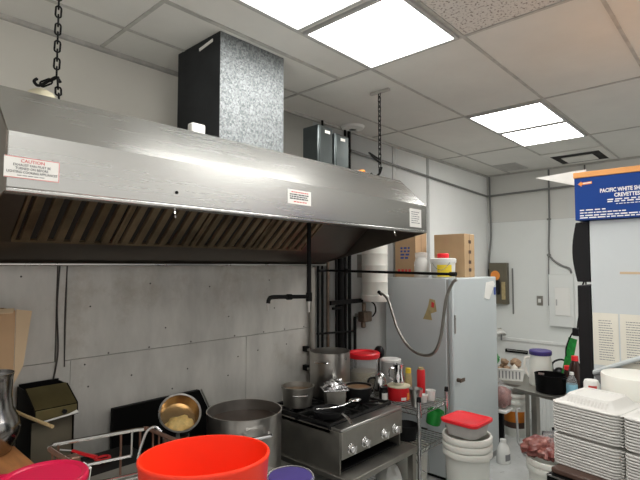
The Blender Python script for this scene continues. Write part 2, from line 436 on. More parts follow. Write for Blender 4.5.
# far wall boxes
t = thing('breaker_panel', 'white electrical breaker panel on the far wall beside the black refrigerator door', 'breaker panel', (6.03, 1.69, -.705))
MB().box(5.99, XF - .005, 1.565, 1.83, -.705, -.098).build('panel_box', 'wallF', t, bev=.004)
MB().box(XF - .0045, XF, 1.60, 1.80, -.66, -.14).build('wall_mount', 'trimg', t)
MB().box(5.975, 5.989, 1.60, 1.76, -.575, -.25).build('panel_door', 'white', t, bev=.003)
MB().box(5.968, 5.974, 1.735, 1.748, -.46, -.39).build('latch', 'trimg', t)
t = thing('switch_box', 'olive grey disconnect switch box with a red mark on the far wall', 'switch box', (6.0, 2.45, -.49))
MB().box(5.97, XF, 2.315, 2.54, -.48, .04).build('box_body', 'olivebox', t, bev=.006)
MB().box(5.935, 5.968, 2.40, 2.50, -.36, -.18).build('switch_handle', 'blackp', t, bev=.005)
MB().lathe([(0, 0), (.06, 0), (.06, .003), (0, .003)], (5.969, 2.46, -.12), Matrix.Rotation(-PI / 2, 3, 'Y'), 20).build('red_mark', 'inko', t, label='orange red round mark')
MB().box(5.962, 5.968, 2.335, 2.38, -.42, -.2).build('rating_plate', 'tape', t)
t = thing('light_switch', 'small grey switch plate left of the white breaker panel', 'light switch', (6.04, 1.94, -.47))
MB().box(6.038, XF, 1.915, 1.985, -.475, -.36).build('switch_plate', 'steeld', t, bev=.002)
MB().box(6.028, 6.037, 1.935, 1.965, -.44, -.395).build('toggle', 'white', t)

# ================================================================== HOOD
HX0, HX1 = .375, 2.70
hood = thing('range_hood', 'long stainless steel exhaust hood with baffle filters above the cooking line', 'range hood', ((HX0 + HX1) / 2, 2.1, .0))
prof = [(2.56, .574), (1.75, .574), (1.553, .386), (1.553, .224), (1.572, .224), (1.572, .378), (1.757, .556), (2.56, .556)]
MB().prism([(HX0 + .004, y, z) for y, z in prof], (HX1 - HX0 - .008, 0, 0)).build('canopy', 'hood', hood, bev=.003, angle=25)
MB().box(HX0 + .004, HX1 - .004, 1.552, 1.61, .212, .2235).build('bottom_lip', 'hood', hood, bev=.003)
ep = [(2.56, .574), (1.75, .574), (1.553, .386), (1.553, .212), (2.56, -.005)]
MB().prism([(HX1 - .004, y, z) for y, z in ep], (.004, 0, 0)).build('end_panel', 'hooddk', hood)
MB().prism([(HX0, y, z) for y, z in ep], (.004, 0, 0)).build('end_panel', 'hooddk', hood)
MB().box(HX0 + .016, HX1 - .016, 2.545, 2.559, .0, .555).build('back_panel', 'hooddk', hood)
# baffle filters
fd = V((0, 2.2 - 1.86, .105 - .39)); fl = fd.length; fdn = fd.normalized(); fn = V((0, -fdn.z, fdn.y)) * -1
def filt(x0, x1):
    F = Matrix.Translation((x0, 1.86, .39)) @ Matrix((V((1, 0, 0)), fdn, V((1, 0, 0)).cross(fdn))).transposed().to_4x4()
    # local: x along hood, y down the slope, z = out of the filter face
    s = 1 if (F.to_3x3() @ V((0, 0, 1))).z < 0 else -1
    w = x1 - x0; b = MB(F)
    b.m(1).box(.004, w - .004, .004, fl - .004, min(0, -s * .02), max(0, -s * .02))
    b.m(0).box(0, w, 0, .014, min(0, s * .012), max(0, s * .012)).box(0, w, fl - .014, fl, min(0, s * .012), max(0, s * .012))
    b.box(0, .012, .014, fl - .014, 0 if s > 0 else -.012, .012 if s > 0 else 0).box(w - .012, w, .014, fl - .014, 0 if s > 0 else -.012, .012 if s > 0 else 0)
    n = 6; p = (w - .024) / n
    for i in range(n):
        xc = .012 + p * (i + .5)
        prof2 = [(xc - p * .31, 0), (xc - p * .25, s * .016), (xc + p * .25, s * .016), (xc + p * .31, 0)]
        b.prism([V((x, .016, z)) for x, z in prof2], (0, fl - .032, 0))
    b.build('baffle_filter', ['filter', 'filterdk'], hood, bev=.0015)
for i in range(4): filt(.56 + i * .412, .56 + i * .412 + .408)
for x0, x1 in ((HX0 + .017, .555), (2.212, HX1 - .017)):
    MB().prism([V((x0, 1.86, .39)), V((x1, 1.86, .39)), V((x1, 2.2, .105)), V((x0, 2.2, .105))], fn * .004).build('filler_panel', 'hooddk', hood)
gp = [(2.19, .112), (2.205, .092), (2.40, .028), (2.415, .014), (2.545, .014), (2.545, .03), (2.42, .034), (2.21, .112)]
MB().prism([(HX0 + .017, y, z) for y, z in gp], (HX1 - HX0 - .034, 0, 0)).build('grease_trough', 'hooddk', hood, bev=.002)
MB().box(HX0 + .017, HX1 - .017, 2.40, 2.428, .002, .0135).build('trough_lip', 'steel', hood, bev=.003)
for x in (.92, 2.36): MB().tube(smooth([(x, 1.575, .212), (x, 1.57, .19), (x - .004, 1.56, .178), (x - .008, 1.556, .185)]), .004, 6).build('hook', 'chrome', hood)
MB().lathe([(0, 0), (.006, 0), (.006, .004), (0, .004)], (.914, 1.553, .268), Matrix.Rotation(PI / 2, 3, 'X'), 10).build('screw', 'black', hood)
# stickers
def sticker(name, x0, x1, z0, z1, label, sl=0.):
    return MB().prism([(x0, 1.5525, z0), (x1, 1.5525, z0), (x1, 1.5525, z1), (x0, 1.5525, z1)], (0, -.0012, 0)).build(name, 'paper', hood, label=label)
FX, FU = (1, 0, 0), (0, 0, 1); yF = 1.551
s1 = sticker('caution_sign', .372, .517, .252, .314, 'white caution sign with red border')
text('CAUTION', (.413, yF, .2985), .0095, .062, FX, FU, 'inkr', s1)
text('EXHAUST FAN MUST BE', (.394, yF, .2875), .007, .098, FX, FU, 'ink', s1)
text('TURNED ON BEFORE', (.400, yF, .2775), .007, .086, FX, FU, 'ink', s1)
text('LIGHTING COOKING APPLIANCES', (.378, yF, .267), .007, .132, FX, FU, 'ink', s1)
b = MB(); print_lines(b, frame((0, yF + .0003, 0), FX, FU), .405, .48, .258, .263, 1, 5, ragged=0); b.build('print', 'inkg', s1)
b = MB()
for a in ((.373, .516, .312, .3135), (.373, .516, .2525, .254), (.5148, .5163, .254, .312)): b.box(a[0], a[1], yF, yF + .0006, a[2], a[3])
b.build('border', 'inkr', s1)
s2 = sticker('warning_label', 1.473, 1.624, .284, .350, 'white label with a red top line')
b = MB(); print_lines(b, frame((0, yF + .0003, 0), FX, FU), 1.495, 1.605, .334, .345, 1, 8, wmin=.006, wmax=.012, ragged=0); b.build('print', 'inkr', s2)
b = MB(); print_lines(b, frame((0, yF + .0003, 0), FX, FU), 1.485, 1.615, .304, .333, 3, 9, wmin=.006, wmax=.02, ragged=.1, hfac=.6); b.build('print', 'ink', s2)
b = MB(); print_lines(b, frame((0, yF + .0003, 0), FX, FU), 1.51, 1.60, .290, .300, 1, 12, wmin=.006, wmax=.02, ragged=.1); b.build('print', 'inkr', s2)
s3 = sticker('service_tag', 2.498, 2.632, .240, .354, 'white service sticker with grey print')
b = MB(); print_lines(b, frame((0, yF + .0003, 0), FX, FU), 2.515, 2.615, .26, .34, 6, 21, wmin=.008, wmax=.03, ragged=.3, hfac=.35); b.build('print', 'inkg', s3)

# duct
duct = thing('exhaust_duct', 'square galvanised metal duct rising from the hood to the ceiling', 'duct', (1.59, 2.17, .5745))
MB().box(1.375, 1.800, 1.942, 2.33, .5745, 1.178).build('duct_body', 'galv', duct)
MB().box(1.372, 1.803, 1.938, 1.9415, .5745, 1.178).build('front_sheet', 'galv', duct)
MB().box(1.370, 1.3745, 1.940, 2.332, .5745, 1.178).build('side_sheet', 'ductdk', duct, label='dark side sheet')  # near-black sheet over the left face of the duct
MB().box(1.366, 1.3695, 2.0, 2.12, 1.135, 1.15, Matrix.Rotation(-.12, 3, 'X')).build('tape_strip', 'paper', duct)
# clutter on top of the hood
t = thing('suppression_cabinet', 'front one of two grey metal boxes standing on the hood', 'suppression box', (2.23, 2.07, .5745), 'grey metal boxes on the hood')
MB().box(2.16, 2.296, 2.003, 2.14, .5745, .895).build('cabinet_body', 'supp', t, bev=.008)
MB().box(2.168, 2.288, 1.995, 2.002, .60, .885).build('cabinet_door', 'supp', t, bev=.003)
MB().box(2.215, 2.262, 1.992, 1.9945, .845, .865).build('nameplate', 'paper', t)
t = thing('suppression_cabinet', 'farther of two grey metal boxes standing on the hood, beside the black pipes', 'suppression box', (2.39, 2.07, .5745), 'grey metal boxes on the hood')
MB().box(2.322, 2.462, 2.003, 2.14, .5745, .872).build('cabinet_body', 'supp', t, bev=.008)
MB().box(2.330, 2.454, 1.995, 2.002, .60, .862).build('cabinet_door', 'supp', t, bev=.003)
MB().box(2.37, 2.415, 1.992, 1.9945, .825, .843).build('nameplate', 'paper', t)
tag(MB().lathe([(0, 0), (.055, 0), (.058, .012), (.054, .045), (.042, .068), (.022, .080), (0, .083)], (.575, 1.94, .5745)).build('dome_cap', 'cream'), 'cream domed cap on the hood behind the left chain', 'cap')
tag(MB().box(1.13, 1.20, 1.80, 1.84, .5745, .632).build('junction_box', 'white', bev=.008), 'small white box on the hood against the dark side of the duct', 'box')
t = thing('detector', 'small white and orange round device lying on the hood by the right chain', 'detector', (2.36, 1.86, .5745))
MB().lathe([(0, 0), (.05, 0), (.05, .02), (.02, .03), (0, .03)], (2.36, 1.86, .5745)).build('housing', 'white', t)
MB().lathe([(0, 0), (.022, 0), (.02, .012), (0, .014)], (2.39, 1.835, .598)).build('cap', 'inko', t)

def link_pts(c, L, w, ax, down):
    pts = []; n = 12; ax = V(ax); down = V(down)
    for i in range(n):
        a = 2 * PI * i / n; x = math.cos(a) * w; y = math.sin(a) * w
        y += (L / 2 - w) * (1 if math.sin(a) > 0 else -1)
        pts.append(V(c) + ax * x + down * y)
    return pts
def chain(mb, p0, p1, L=.043, w=.0095, r=.0034):
    p0, p1 = V(p0), V(p1); d = (p1 - p0); n = max(2, int(d.length / (L - .011))); dn = d.normalized()
    a = dn.cross(V((.3, 1, .2))).normalized(); b2 = dn.cross(a)
    for i in range(n):
        mb.tube(link_pts(p0 + d * ((i + .5) / n), L, w, a if i % 2 else b2, dn), r, 6, True)
    return mb
lc = thing('hanging_chain', 'black chain holding the left end of the hood to the ceiling', 'chain', (.60, 1.86, .60), 'chains holding the hood')
chain(MB(), (.60, 1.86, 1.178), (.60, 1.86, .69)).build('chain_links', 'black', lc)
b = MB(); chain(b, (.60, 1.86, .685), (.56, 1.875, .655)); chain(b, (.602, 1.855, .675), (.592, 1.80, .58)); b.build('loose_chain', 'black', lc)
MB().tube(smooth([(.615, 1.86, .672), (.60, 1.86, .688), (.58, 1.865, .672), (.56, 1.875, .655), (.545, 1.88, .648), (.535, 1.885, .662), (.545, 1.885, .674)]), .0055, 8).build('hook', 'black', lc)
rc = thing('hanging_chain', 'black chain holding the right end of the hood to a ceiling bar', 'chain', (2.575, 1.83, .60), 'chains holding the hood')
chain(MB(), (2.58, 1.83, 1.165), (2.58, 1.83, .62)).build('chain_links', 'black', rc)
MB().box(2.568, 2.592, 1.75, 1.90, 1.160, 1.176).build('ceiling_bar', 'tbar', rc)
MB().tube(smooth([(2.60, 1.83, .66), (2.57, 1.83, .61), (2.52, 1.83, .588), (2.48, 1.83, .60)]), .008, 8).tube([(2.575, 1.83, .71), (2.46, 1.83, .735), (2.50, 1.83, .715), (2.575, 1.83, .69)], .006, 6).build('hook', 'black', rc)

# suppression drop pipe under hood
t = thing('suppression_pipe', 'black drop pipe with a side arm and two nozzles below the hood', 'pipe', (2.0, 1.93, -.27))
px_, py_ = 2.004, 1.93
MB().cyl((px_, py_, .261), (px_, py_, -.19), .0125).cyl((px_, py_, -.155), (px_, py_, -.205), .018).build('riser', 'black', t)
MB().tube(smooth([(px_, py_, -.178), (1.85, py_, -.172), (1.72, py_, -.168), (1.695, py_, -.18), (1.690, py_, -.20)]), .0115, 10).cyl((1.86, py_, -.173), (1.83, py_, -.172), .016).build('arm', 'black', t)
MB().box(px_ - .016, px_ + .016, py_ - .02, py_ + .02, .262, .274).build('hanger', 'black', t)
MB().cyl((1.690, py_, -.20), (1.690, py_, -.24), .009, .006).build('nozzle', 'steel', t)
MB().cyl((px_, py_, -.205), (px_, py_, -.268), .009, .006).build('nozzle', 'steel', t)

# pipes on the wall right of the hood
def wall_pipe(x, r, z0, z1, m, label, y=2.535):
    return tag(MB().cyl((x, y, z0), (x, y, z1), r, seg=14).build('wall_pipe', m), label, 'pipe', 'pipes on the wall beside the hood end')
wall_pipe(2.665, .024, -.95, -.01, 'steeld', 'thick grey conduit, leftmost of the wall pipes behind the range', 2.53)
wall_pipe(2.735, .009, -.95, .9, 'black', 'thin black pipe just right of the thick grey conduit')
wall_pipe(2.785, .010, -.95, 1.17, 'black', 'black pipe between the thin black pipe and the tan one')
wall_pipe(2.85, .013, -.95, .9, 'brownv', 'tan grey pipe among the black wall pipes')
wall_pipe(2.955, .011, -.95, .9, 'black', 'black pipe touching the left of the thickest black pipe')
wall_pipe(3.005, .028, -.95, .9, 'black', 'thickest black pipe on the wall behind the range', 2.53)
wall_pipe(3.07, .011, -.95, 1.17, 'black', 'black pipe rising to the ceiling just right of the thickest one')
wall_pipe(3.125, .014, -.95, 1.17, 'black', 'rightmost full height black pipe on the wall')
wall_pipe(3.195, .013, -.95, -.43, 'black', 'short black pipe rising below the gas valve')
tag(MB().lathe([(.03, 0), (.10, .0), (.09, -.02), (.03, -.028)], (3.095, 2.47, ZC - .005)).build('pipe_collar', 'white'), 'white round collar where the black pipes meet the ceiling', 'pipe collar')
tag(MB().box(2.83, 3.24, 2.48, 2.50, -.31, -.275).box(2.835, 2.95, 2.465, 2.48, -.345, -.325).build('pipe_bracket', 'black'), 'black bracket bar strapped across the pipes', 'bracket')
tag(MB().tube([(2.69, 2.505, -.52), (3.17, 2.505, -.545)], .008).build('cross_pipe', 'black'), 'thin black cross pipe low on the wall behind the tall pot', 'pipe')
tag(MB().tube([(2.69, 2.485, -.035), (2.784, 2.485, -.035), (2.784, 1.405, -.052)], .0095, 10).cyl((2.784, 1.44, -.051), (2.784, 1.397, -.052), .014).cyl((2.784, 2.30, -.038), (2.784, 2.27, -.038), .018).build('gas_pipe', 'black'),
    'long black gas pipe sticking out past the hood end above the refrigerator', 'pipe')
tag(MB().tube(smooth([(2.784, 2.30, -.02), (2.782, 2.31, .03), (2.78, 2.315, .09)]), .004, 6).build('support_wire', 'black'), 'thin wire tying the gas pipe up to the hood', 'wire')
t = thing('gas_valve', 'brown gas valve with a looped black cable on the wall', 'valve', (3.24, 2.47, -.45))
MB().box(3.25, 3.27, 2.501, YW, -.44, -.41).build('wall_mount', 'steeld', t)
MB().box(3.19, 3.30, 2.43, 2.50, -.47, -.385).cyl((3.22, 2.465, -.47), (3.22, 2.465, -.52), .02).cyl((3.23, 2.465, -.385), (3.23, 2.465, -.31), .018).build('valve_body', 'brownv', t, bev=.008)
MB().tube(smooth([(3.20, 2.465, -.29), (3.28, 2.46, -.29), (3.37, 2.46, -.33), (3.39, 2.46, -.39), (3.35, 2.46, -.43), (3.30, 2.465, -.43)]), .007).build('cable', 'black', t)
for x, z, w_ in ((2.60, -.625, 'upper'), (2.60, -.765, 'lower')):
    t = thing('wall_clip', w_ + ' of two small black clips on the wall left of the tall stock pot', 'clip', (x, 2.54, z))
    MB().box(x - .012, x + .018, 2.515, YW - .02, z - .02, z + .02).build('clip_body', 'black', t, bev=.002)
    MB().box(x - .008, x + .014, 2.505, 2.5145, z - .014, z + .004).build('clip_tongue', 'steeld', t)
# white canister + hose
t = thing('wall_canister', 'white ribbed canister fixed on the wall between the pipes and the refrigerator', 'canister', (3.325, 2.42, -.30))
MB().lathe([(0, 0), (.112, 0), (.122, .012), (.122, .05), (.112, .058), (.110, .16), (.113, .165), (.110, .17), (.110, .30), (.113, .305), (.110, .31), (.110, .40), (.113, .405), (.11, .41), (.11, .50), (.09, .52), (0, .52)], (3.325, 2.42, -.30), seg=40).build('canister_body', 'whitet', t)
MB().box(3.285, 3.365, 2.53, YW, -.10, .1).build('wall_bracket', 'steeld', t)
hp = [(3.25, 2.325, -.215), (3.18, 2.186, -.271), (3.09, 2.034, -.487), (3.00, 1.857, -.605), (2.91, 1.66, -.604), (2.85, 1.551, -.485), (2.805, 1.48, -.218), (2.788, 1.425, -.11), (2.784, 1.395, -.085)]
t = thing('gas_hose', 'grey flexible hose looping in front of the steel refrigerator', 'hose', (2.95, 1.8, -.62))
MB().tube(smooth(hp, 10), .0105, 10).build('hose', 'steeld', t)
MB().cyl(hp[0], V(hp[0]) + (V(hp[1]) - V(hp[0])) * .3, .014).build('hose_nut', 'black', t)

# ================================================================== STEEL FRIDGE
fr = thing('refrigerator', 'tall grey enamelled refrigerator with boxes on top', 'refrigerator', (4.04, 2.17, -1.75))
MB().box(3.60, 4.48, 1.90, 2.50, -1.72, -.102).m(1).box(3.62, 4.46, 1.92, 2.48, -1.75, -1.72).build('cabinet', ['fridge', 'matte'], fr, bev=.006)
MB().box(3.605, 4.475, 1.885, 1.899, -1.70, -.11).build('door_gasket', 'trimg', fr)
MB().box(3.60, 4.48, 1.838, 1.884, -1.70, -.10).build('door', 'fridged', fr, bev=.012)
h = MB().cyl((3.64, 1.83, -.925), (3.64, 1.80, -.925), .016).box(3.62, 3.70, 1.79, 1.80, -.94, -.91); h.build('door_latch', 'brownv', fr, bev=.003)
MB().box(3.615, 3.63, 1.828, 1.837, -.55, -.40).build('lock_plate', 'steel', fr)
MB().prism([(3.5985, 2.115, -.45), (3.5985, 2.03, -.455), (3.5985, 2.04, -.40), (3.5985, 1.985, -.38), (3.5985, 2.0, -.285), (3.5985, 2.05, -.275), (3.5985, 2.065, -.34), (3.5985, 2.09, -.40)], (-.002, 0, 0)).build('torn_paper', 'tape', fr, label='torn tan paper scrap')
MB().prism([(3.5955, 2.035, -.345), (3.5955, 2.01, -.35), (3.5955, 2.005, -.31), (3.5955, 2.03, -.30)], (-.001, 0, 0)).build('brown_spot', 'inkr', fr)
MB().prism([(4.20, 1.8365, -.29), (4.30, 1.8365, -.31), (4.43, 1.8365, -.17), (4.40, 1.8365, -.14), (4.24, 1.8365, -.15)], (0, -.004, 0)).m(1).box(4.415, 4.45, 1.832, 1.8365, -.27, -.20).build('paper_note', ['paper', 'inkb'], fr, label='white paper note with blue corner')
def carton(name, label, x0, x1, y0, y1, z0, z1, m, marks=None, mm='ink', tape=True, group='cartons on the refrigerator'):
    t = thing(name, label, 'cardboard box', ((x0 + x1) / 2, (y0 + y1) / 2, z0), group)
    MB().box(x0, x1, y0, y1, z0, z1).build('carton_body', m, t, bev=.003)
    if tape: MB().box((x0 + x1) / 2 - .002, (x0 + x1) / 2 + .002, y0 - .0006, y0, z0 + .002, z1 - .002).box(x0 + .003, x1 - .003, (y0 + y1) / 2 - .0015, (y0 + y1) / 2 + .0015, z1, z1 + .0006).build('flap_seam', 'brown', t)
    return t
tA = carton('cardboard_box', 'upright brown cardboard box on the refrigerator, tucked under the hood end', 3.76, 3.96, 2.28, 2.50, -.10, .33, 'card')
b = MB(); print_lines(b, frame((3.7595, 2.44, 0), (0, -1, 0), (0, 0, 1)), 0, .10, .06, .18, 4, 31, wmin=.02, wmax=.05, ragged=.1, hfac=.6); b.build('print', 'inkb', tA)
b = MB(); print_lines(b, frame((3.7595, 2.47, 0), (0, -1, 0), (0, 0, 1)), 0, .16, -.07, -.02, 1, 33, wmin=.02, wmax=.03, ragged=.1, hfac=.6); b.build('print', 'inkr', tA)
tB = carton('cardboard_box', 'wide tan cardboard box on the refrigerator behind the yellow labelled pail', 3.92, 4.12, 1.885, 2.18, -.10, .285, 'cardtan')
b = MB()
for z in (.20, .11, .02, -.05): b.box(4.0, 4.05, 1.884, 1.8846, z, z + .03)
b.build('print', 'brown', tB)
MB().box(3.9194, 3.92, 2.03, 2.08, .19, .265).build('tape_strip', 'card', tB)
t = thing('storage_jar', 'clear jar stuffed with a crumpled white bag on the refrigerator', 'jar', (3.665, 2.165, -.10))
MB().lathe([(0, 0), (.058, 0), (.062, .01), (.062, .13), (.052, .15), (.05, .175), (.054, .18), (.054, .215), (0, .222)], (3.665, 2.165, -.0995)).build('jar_body', 'cloudy', t)
MB().blob((3.665, 2.165, .0), (.050, .050, .085), 5, .45, 5, 30).build('bag', 'paper', t)
t = thing('pail', 'white pail with a yellow label on the refrigerator', 'pail', (3.72, 1.985, -.10))
MB().lathe([(0, 0), (.093, 0), (.098, .006), (.102, .125), (0, .125)], (3.72, 1.985, -.0995), seg=36).build('pail_body', 'whitet', t)
MB().lathe([(0, .125), (.108, .126), (.110, .135), (.110, .160), (.098, .166), (0, .166)], (3.72, 1.985, -.0995), seg=36).build('lid', 'white', t)
lp = [(V((3.72 + .1045 * math.cos(a), 1.985 + .1045 * math.sin(a), z))) for z in (-.09, .01) for a in [PI * 1.0 + i * .12 for i in range(11)]]
MB().add(lp, [(i, i + 1, i + 12, i + 11) for i in range(10)]).build('label', 'yellow', t, label='yellow wraparound label')
MB().tube(smooth([(3.63, 2.04, .03), (3.60, 1.985, -.02), (3.615, 1.93, -.03), (3.66, 1.89, .03)]), .0025, 6).build('bail_handle', 'chromew', t)
tag(MB().lathe([(0, 0), (.048, 0), (.05, .004), (.05, .032), (.044, .038), (0, .038)], (3.72, 1.985, .069)).build('red_lid', 'redlid'), 'small red lid lying on top of the white pail', 'lid')

# ================================================================== RANGE
rg = thing('gas_range', 'stainless countertop gas range with four chrome knobs under the hood end', 'range', (2.385, 2.06, -1.17))
MB().box(2.08, 2.09, 1.76, 2.38, -1.17, -.935).build('side_panel', 'steeld', rg, bev=.002)
MB().box(2.68, 2.69, 1.76, 2.38, -1.17, -.935).build('side_panel', 'steeld', rg, bev=.002)
MB().box(2.091, 2.679, 2.36, 2.38, -1.17, -.935).build('back_panel', 'steeld', rg)
MB().box(2.08, 2.69, 1.745, 1.759, -1.085, -.935).build('control_panel', 'steeld', rg, bev=.004)
MB().box(2.08, 2.69, 1.745, 1.83, -.934, -.918).build('front_ledge', 'steel', rg, bev=.005)
MB().box(2.08, 2.69, 1.831, 2.38, -.96, -.937).build('cooktop', 'matte', rg, bev=.003)
MB().box(2.091, 2.679, 1.78, 2.35, -1.17, -1.16).build('drip_tray', 'matte', rg)
for x in (2.156, 2.287, 2.481, 2.602):
    R = tilt((0, -1, .0)); k = MB()
    k.lathe([(0, 0), (.030, 0), (.030, .003), (.024, .006), (.022, .020), (.019, .026), (0, .027)], (x, 1.744, -1.038), R, 28)
    k.box(x - .006, x + .006, 1.706, 1.726, -1.060, -1.016, Matrix.Rotation(.25, 3, 'Y'))
    k.build('knob', 'chrome', rg, bev=.001)
def grate(xc, yc):
    b = MB(); w, d = .148, .130; z0, z1 = -.936, -.902
    for y in (yc - d, yc + d): b.box(xc - w, xc + w, y - .006, y + .006, -.918, z1)
    for x in (xc - w, xc + w): b.box(x - .006, x + .006, yc - d, yc + d, -.918, z1)
    for k in range(8):
        a = k * PI / 4 + PI / 8
        b.box(xc + .085 * math.cos(a) - .05, xc + .085 * math.cos(a) + .05, yc + .085 * math.sin(a) - .005, yc + .085 * math.sin(a) + .005, -.917, z1, Matrix.Rotation(a, 3, 'Z'))
    for sx in (-1, 1):
        for sy in (-1, 1): b.box(xc + sx * w - .008, xc + sx * w + .008, yc + sy * d - .008, yc + sy * d + .008, z0, z1)
    b.build('grate', 'cast', rg)
    MB().lathe([(0, 0), (.042, 0), (.045, .006), (.03, .012), (0, .012)], (xc, yc, -.936)).build('burner', 'cast', rg)
for x in (2.233, 2.537):
    for y in (1.97, 2.24): grate(x, y)
st = thing('equipment_stand', 'low stainless stand carrying the gas range', 'stand', (2.42, 2.02, -1.75))
MB().box(2.06, 2.76, 1.67, 2.40, -1.205, -1.171).build('stand_top', 'steeld', st, bev=.004)
for x in (2.09, 2.73):
    for y in (1.70, 2.37): MB().box(x - .02, x + .02, y - .02, y + .02, -1.75, -1.206).build('leg', 'steeld', st)
MB().box(2.08, 2.74, 1.69, 2.38, -1.60, -1.575).build('lower_shelf', 'steeld', st)
tag(MB().blob((2.66, 1.83, -1.43), (.075, .09, .14), 3, .3, 3, 20, flat_bottom=.14).build('plastic_bag', 'white'), 'white plastic bag on the lower shelf of the stand below the range', 'bag')

def handle_loop(c, out, up, w, d, r=.006):
    """a bow handle on a vessel wall: c = middle on the wall"""
    c = V(c); o = V(out).normalized(); s = o.cross(V(up)).normalized()
    return [c - s * w / 2, c - s * w / 2 + o * d * .7, c - s * w * .35 + o * d, c + s * w * .35 + o * d, c + s * w / 2 + o * d * .7, c + s * w / 2]
def pot(name, label, c, rb, rt, h, m, cat='pot', inside=None, fill=None, fillz=.7, hs=(), hr=.006, hw=.09, hd=.035, hz=.72, group=None, mats=None):
    t = thing(name, label, cat, c, group)
    MB().lathe(vessel(rb, rt, h, .004, .003), c, seg=44).build('pot_body', m, t)
    for a in hs:
        o = V((math.cos(a), math.sin(a), 0)); rr = rb + (rt - rb) * hz
        MB().tube(smooth(handle_loop(V(c) + o * (rr + .001) + V((0, 0, h * hz)), o, (0, 0, 1), hw, hd)), hr, 8).build('handle', 'chrome', t)
    if fill:
        MB().lathe([(0, 0), (rb + (rt - rb) * fillz - .006, 0), (rb + (rt - rb) * fillz - .006, .003), (0, .0035)], V(c) + V((0, 0, h * fillz)), seg=40).build(fill[0], fill[1], t)
    return t
CAMD = math.atan2(-1, -1)
pot('saucepan', 'worn steel pan with brown sauce at the back left of the range', (2.215, 2.235, -.9015), .092, .105, .125, 'steeld', fill=('sauce', 'sauce'), fillz=.72, hs=(-2.2, .95))
pot('stock_pot', 'tall steel stock pot at the back right of the range', (2.545, 2.245, -.9015), .140, .142, .305, 'steelm', hs=(-2.75, .4), hz=.83, hw=.10, hd=.04)
t = pot('saucepan', 'dark pan of food beside the foil covered pan on the range', (2.568, 2.01, -.9015), .075, .092, .098, 'matte', fill=('food', 'sauce'), fillz=.85)
MB().lathe([(.088, .094), (.096, .094), (.096, .1), (.088, .1)], (2.568, 2.01, -.9015), seg=40).build('steel_rim', 'steeld', t)
t = thing('foil_pan', 'rectangular steel pan under crumpled foil on the range', 'pan', (2.375, 2.065, -.9))
fx = Matrix.Translation((2.375, 2.055, -.9)) @ Matrix.Rotation(-.62, 4, 'Z') @ Matrix.Diagonal((1.18, 1, 1.15, 1))
MB(fx).prism([(-.05, -.05, 0), (.05, -.05, 0), (.056, -.05, .085), (-.056, -.05, .085)], (0, .10, 0)).build('pan_body', 'steeld', t, bev=.004)
MB(fx).box(-.07, .07, -.062, .062, .0855, .094).build('foil_rim', 'foil', t, bev=.003)
MB(fx).blob((0, 0, .0945), (.066, .058, .046), 4, .35, 3.2, 26, flat_bottom=.0).build('foil_cover', 'foil', t)
t = thing('frying_pan', 'black frying pan with a steel handle at the front left of the range', 'pan', (2.18, 1.93, -.9015))
MB().lathe(vessel(.08, .103, .042, .004), (2.18, 1.93, -.9015), seg=40).build('pan_body', 'matte', t)
MB().tube([(2.185, 1.833, -.868), (2.14, 1.76, -.862), (2.095, 1.685, -.874)], [.008, .009, .011], 8, flat=.5).build('handle', 'steel', t)
sp = thing('serving_spoon', 'long steel spoon laid across the black frying pan', 'spoon', (2.2, 1.93, -.86))
MB().tube(smooth([(2.11, 1.97, -.852), (2.17, 1.925, -.851), (2.25, 1.89, -.846), (2.31, 1.87, -.832)]), .0055, 8, flat=.7).build('handle', 'chrome', sp)
MB().blob((2.345, 1.862, -.826), (.045, .026, .010), 1, 0, 2, 20, R=Matrix.Rotation(-.25, 3, 'Z')).build('bowl', 'chrome', sp)

# ================================================================== CHROME SHELF
cs = thing('wire_shelf_unit', 'chrome wire shelf unit between the range and the refrigerator', 'wire shelf', (2.97, 2.05, -1.75))
SX0, SX1, SY0, SY1 = 2.785, 3.16, 1.675, 2.44
for x in (SX0, SX1):
    for y in (SY0, SY1):
        p = MB().cyl((x, y, -1.75), (x, y, -.895), .0125, seg=14).m(1).cyl((x, y, -.895), (x, y, -.865), .016, .013, seg=14)
        for z in (-.975, -1.22, -1.62): p.m(0).cyl((x, y, z - .02), (x, y, z + .02), .018, .016, seg=14)
        p.build('pole', ['chromew', 'blackp'], cs)
for z in (-.955, -1.205, -1.60):
    b = MB()
    for zz in (z, z - .03):
        for y in (SY0, SY1): b.tube([(SX0, y, zz), (SX1, y, zz)], .004, 6)
        for x in (SX0, SX1): b.tube([(x, SY0, zz), (x, SY1, zz)], .004, 6)
    n = 10
    for i in range(1, n): x = SX0 + (SX1 - SX0) * i / n; b.tube([(x, SY0, z), (x, SY1, z)], .0025, 6)
    for y in (SY0 + .25, SY0 + .5): b.tube([(SX0, y, z - .005), (SX1, y, z - .005)], .004, 6)
    k = 12; zig = [(SX0 + (SX1 - SX0) * i / k, SY0, z - (0 if i % 2 else .03)) for i in range(k + 1)]; b.tube(zig, .002, 5)
    zig = [(SX0, SY0 + (SY1 - SY0) * i / 20, z - (0 if i % 2 else .03)) for i in range(21)]; b.tube(zig, .002, 5)
    b.build('wire_shelf', 'chromew', cs)
ZS = -.9515
t = thing('food_tin', 'red round tin with a cream rim on the wire shelf', 'tin', (2.935, 1.93, ZS))
MB().lathe([(0, 0), (.078, 0), (.08, .003), (.08, .088), (.077, .09), (0, .09)], (2.935, 1.93, ZS), seg=36).build('tin_body', 'red', t)
MB().lathe([(0, .0905), (.083, .0905), (.083, .099), (0, .1)], (2.935, 1.93, ZS), seg=36).build('lid', 'cream', t)
lp = [V((2.935 + .0808 * math.cos(a), 1.93 + .0808 * math.sin(a), ZS + z)) for z in (.008, .028) for a in [-2.35 + i * .12 for i in range(5)]]
MB().add(lp, [(i, i + 1, i + 6, i + 5) for i in range(4)]).build('label', 'paper', t)
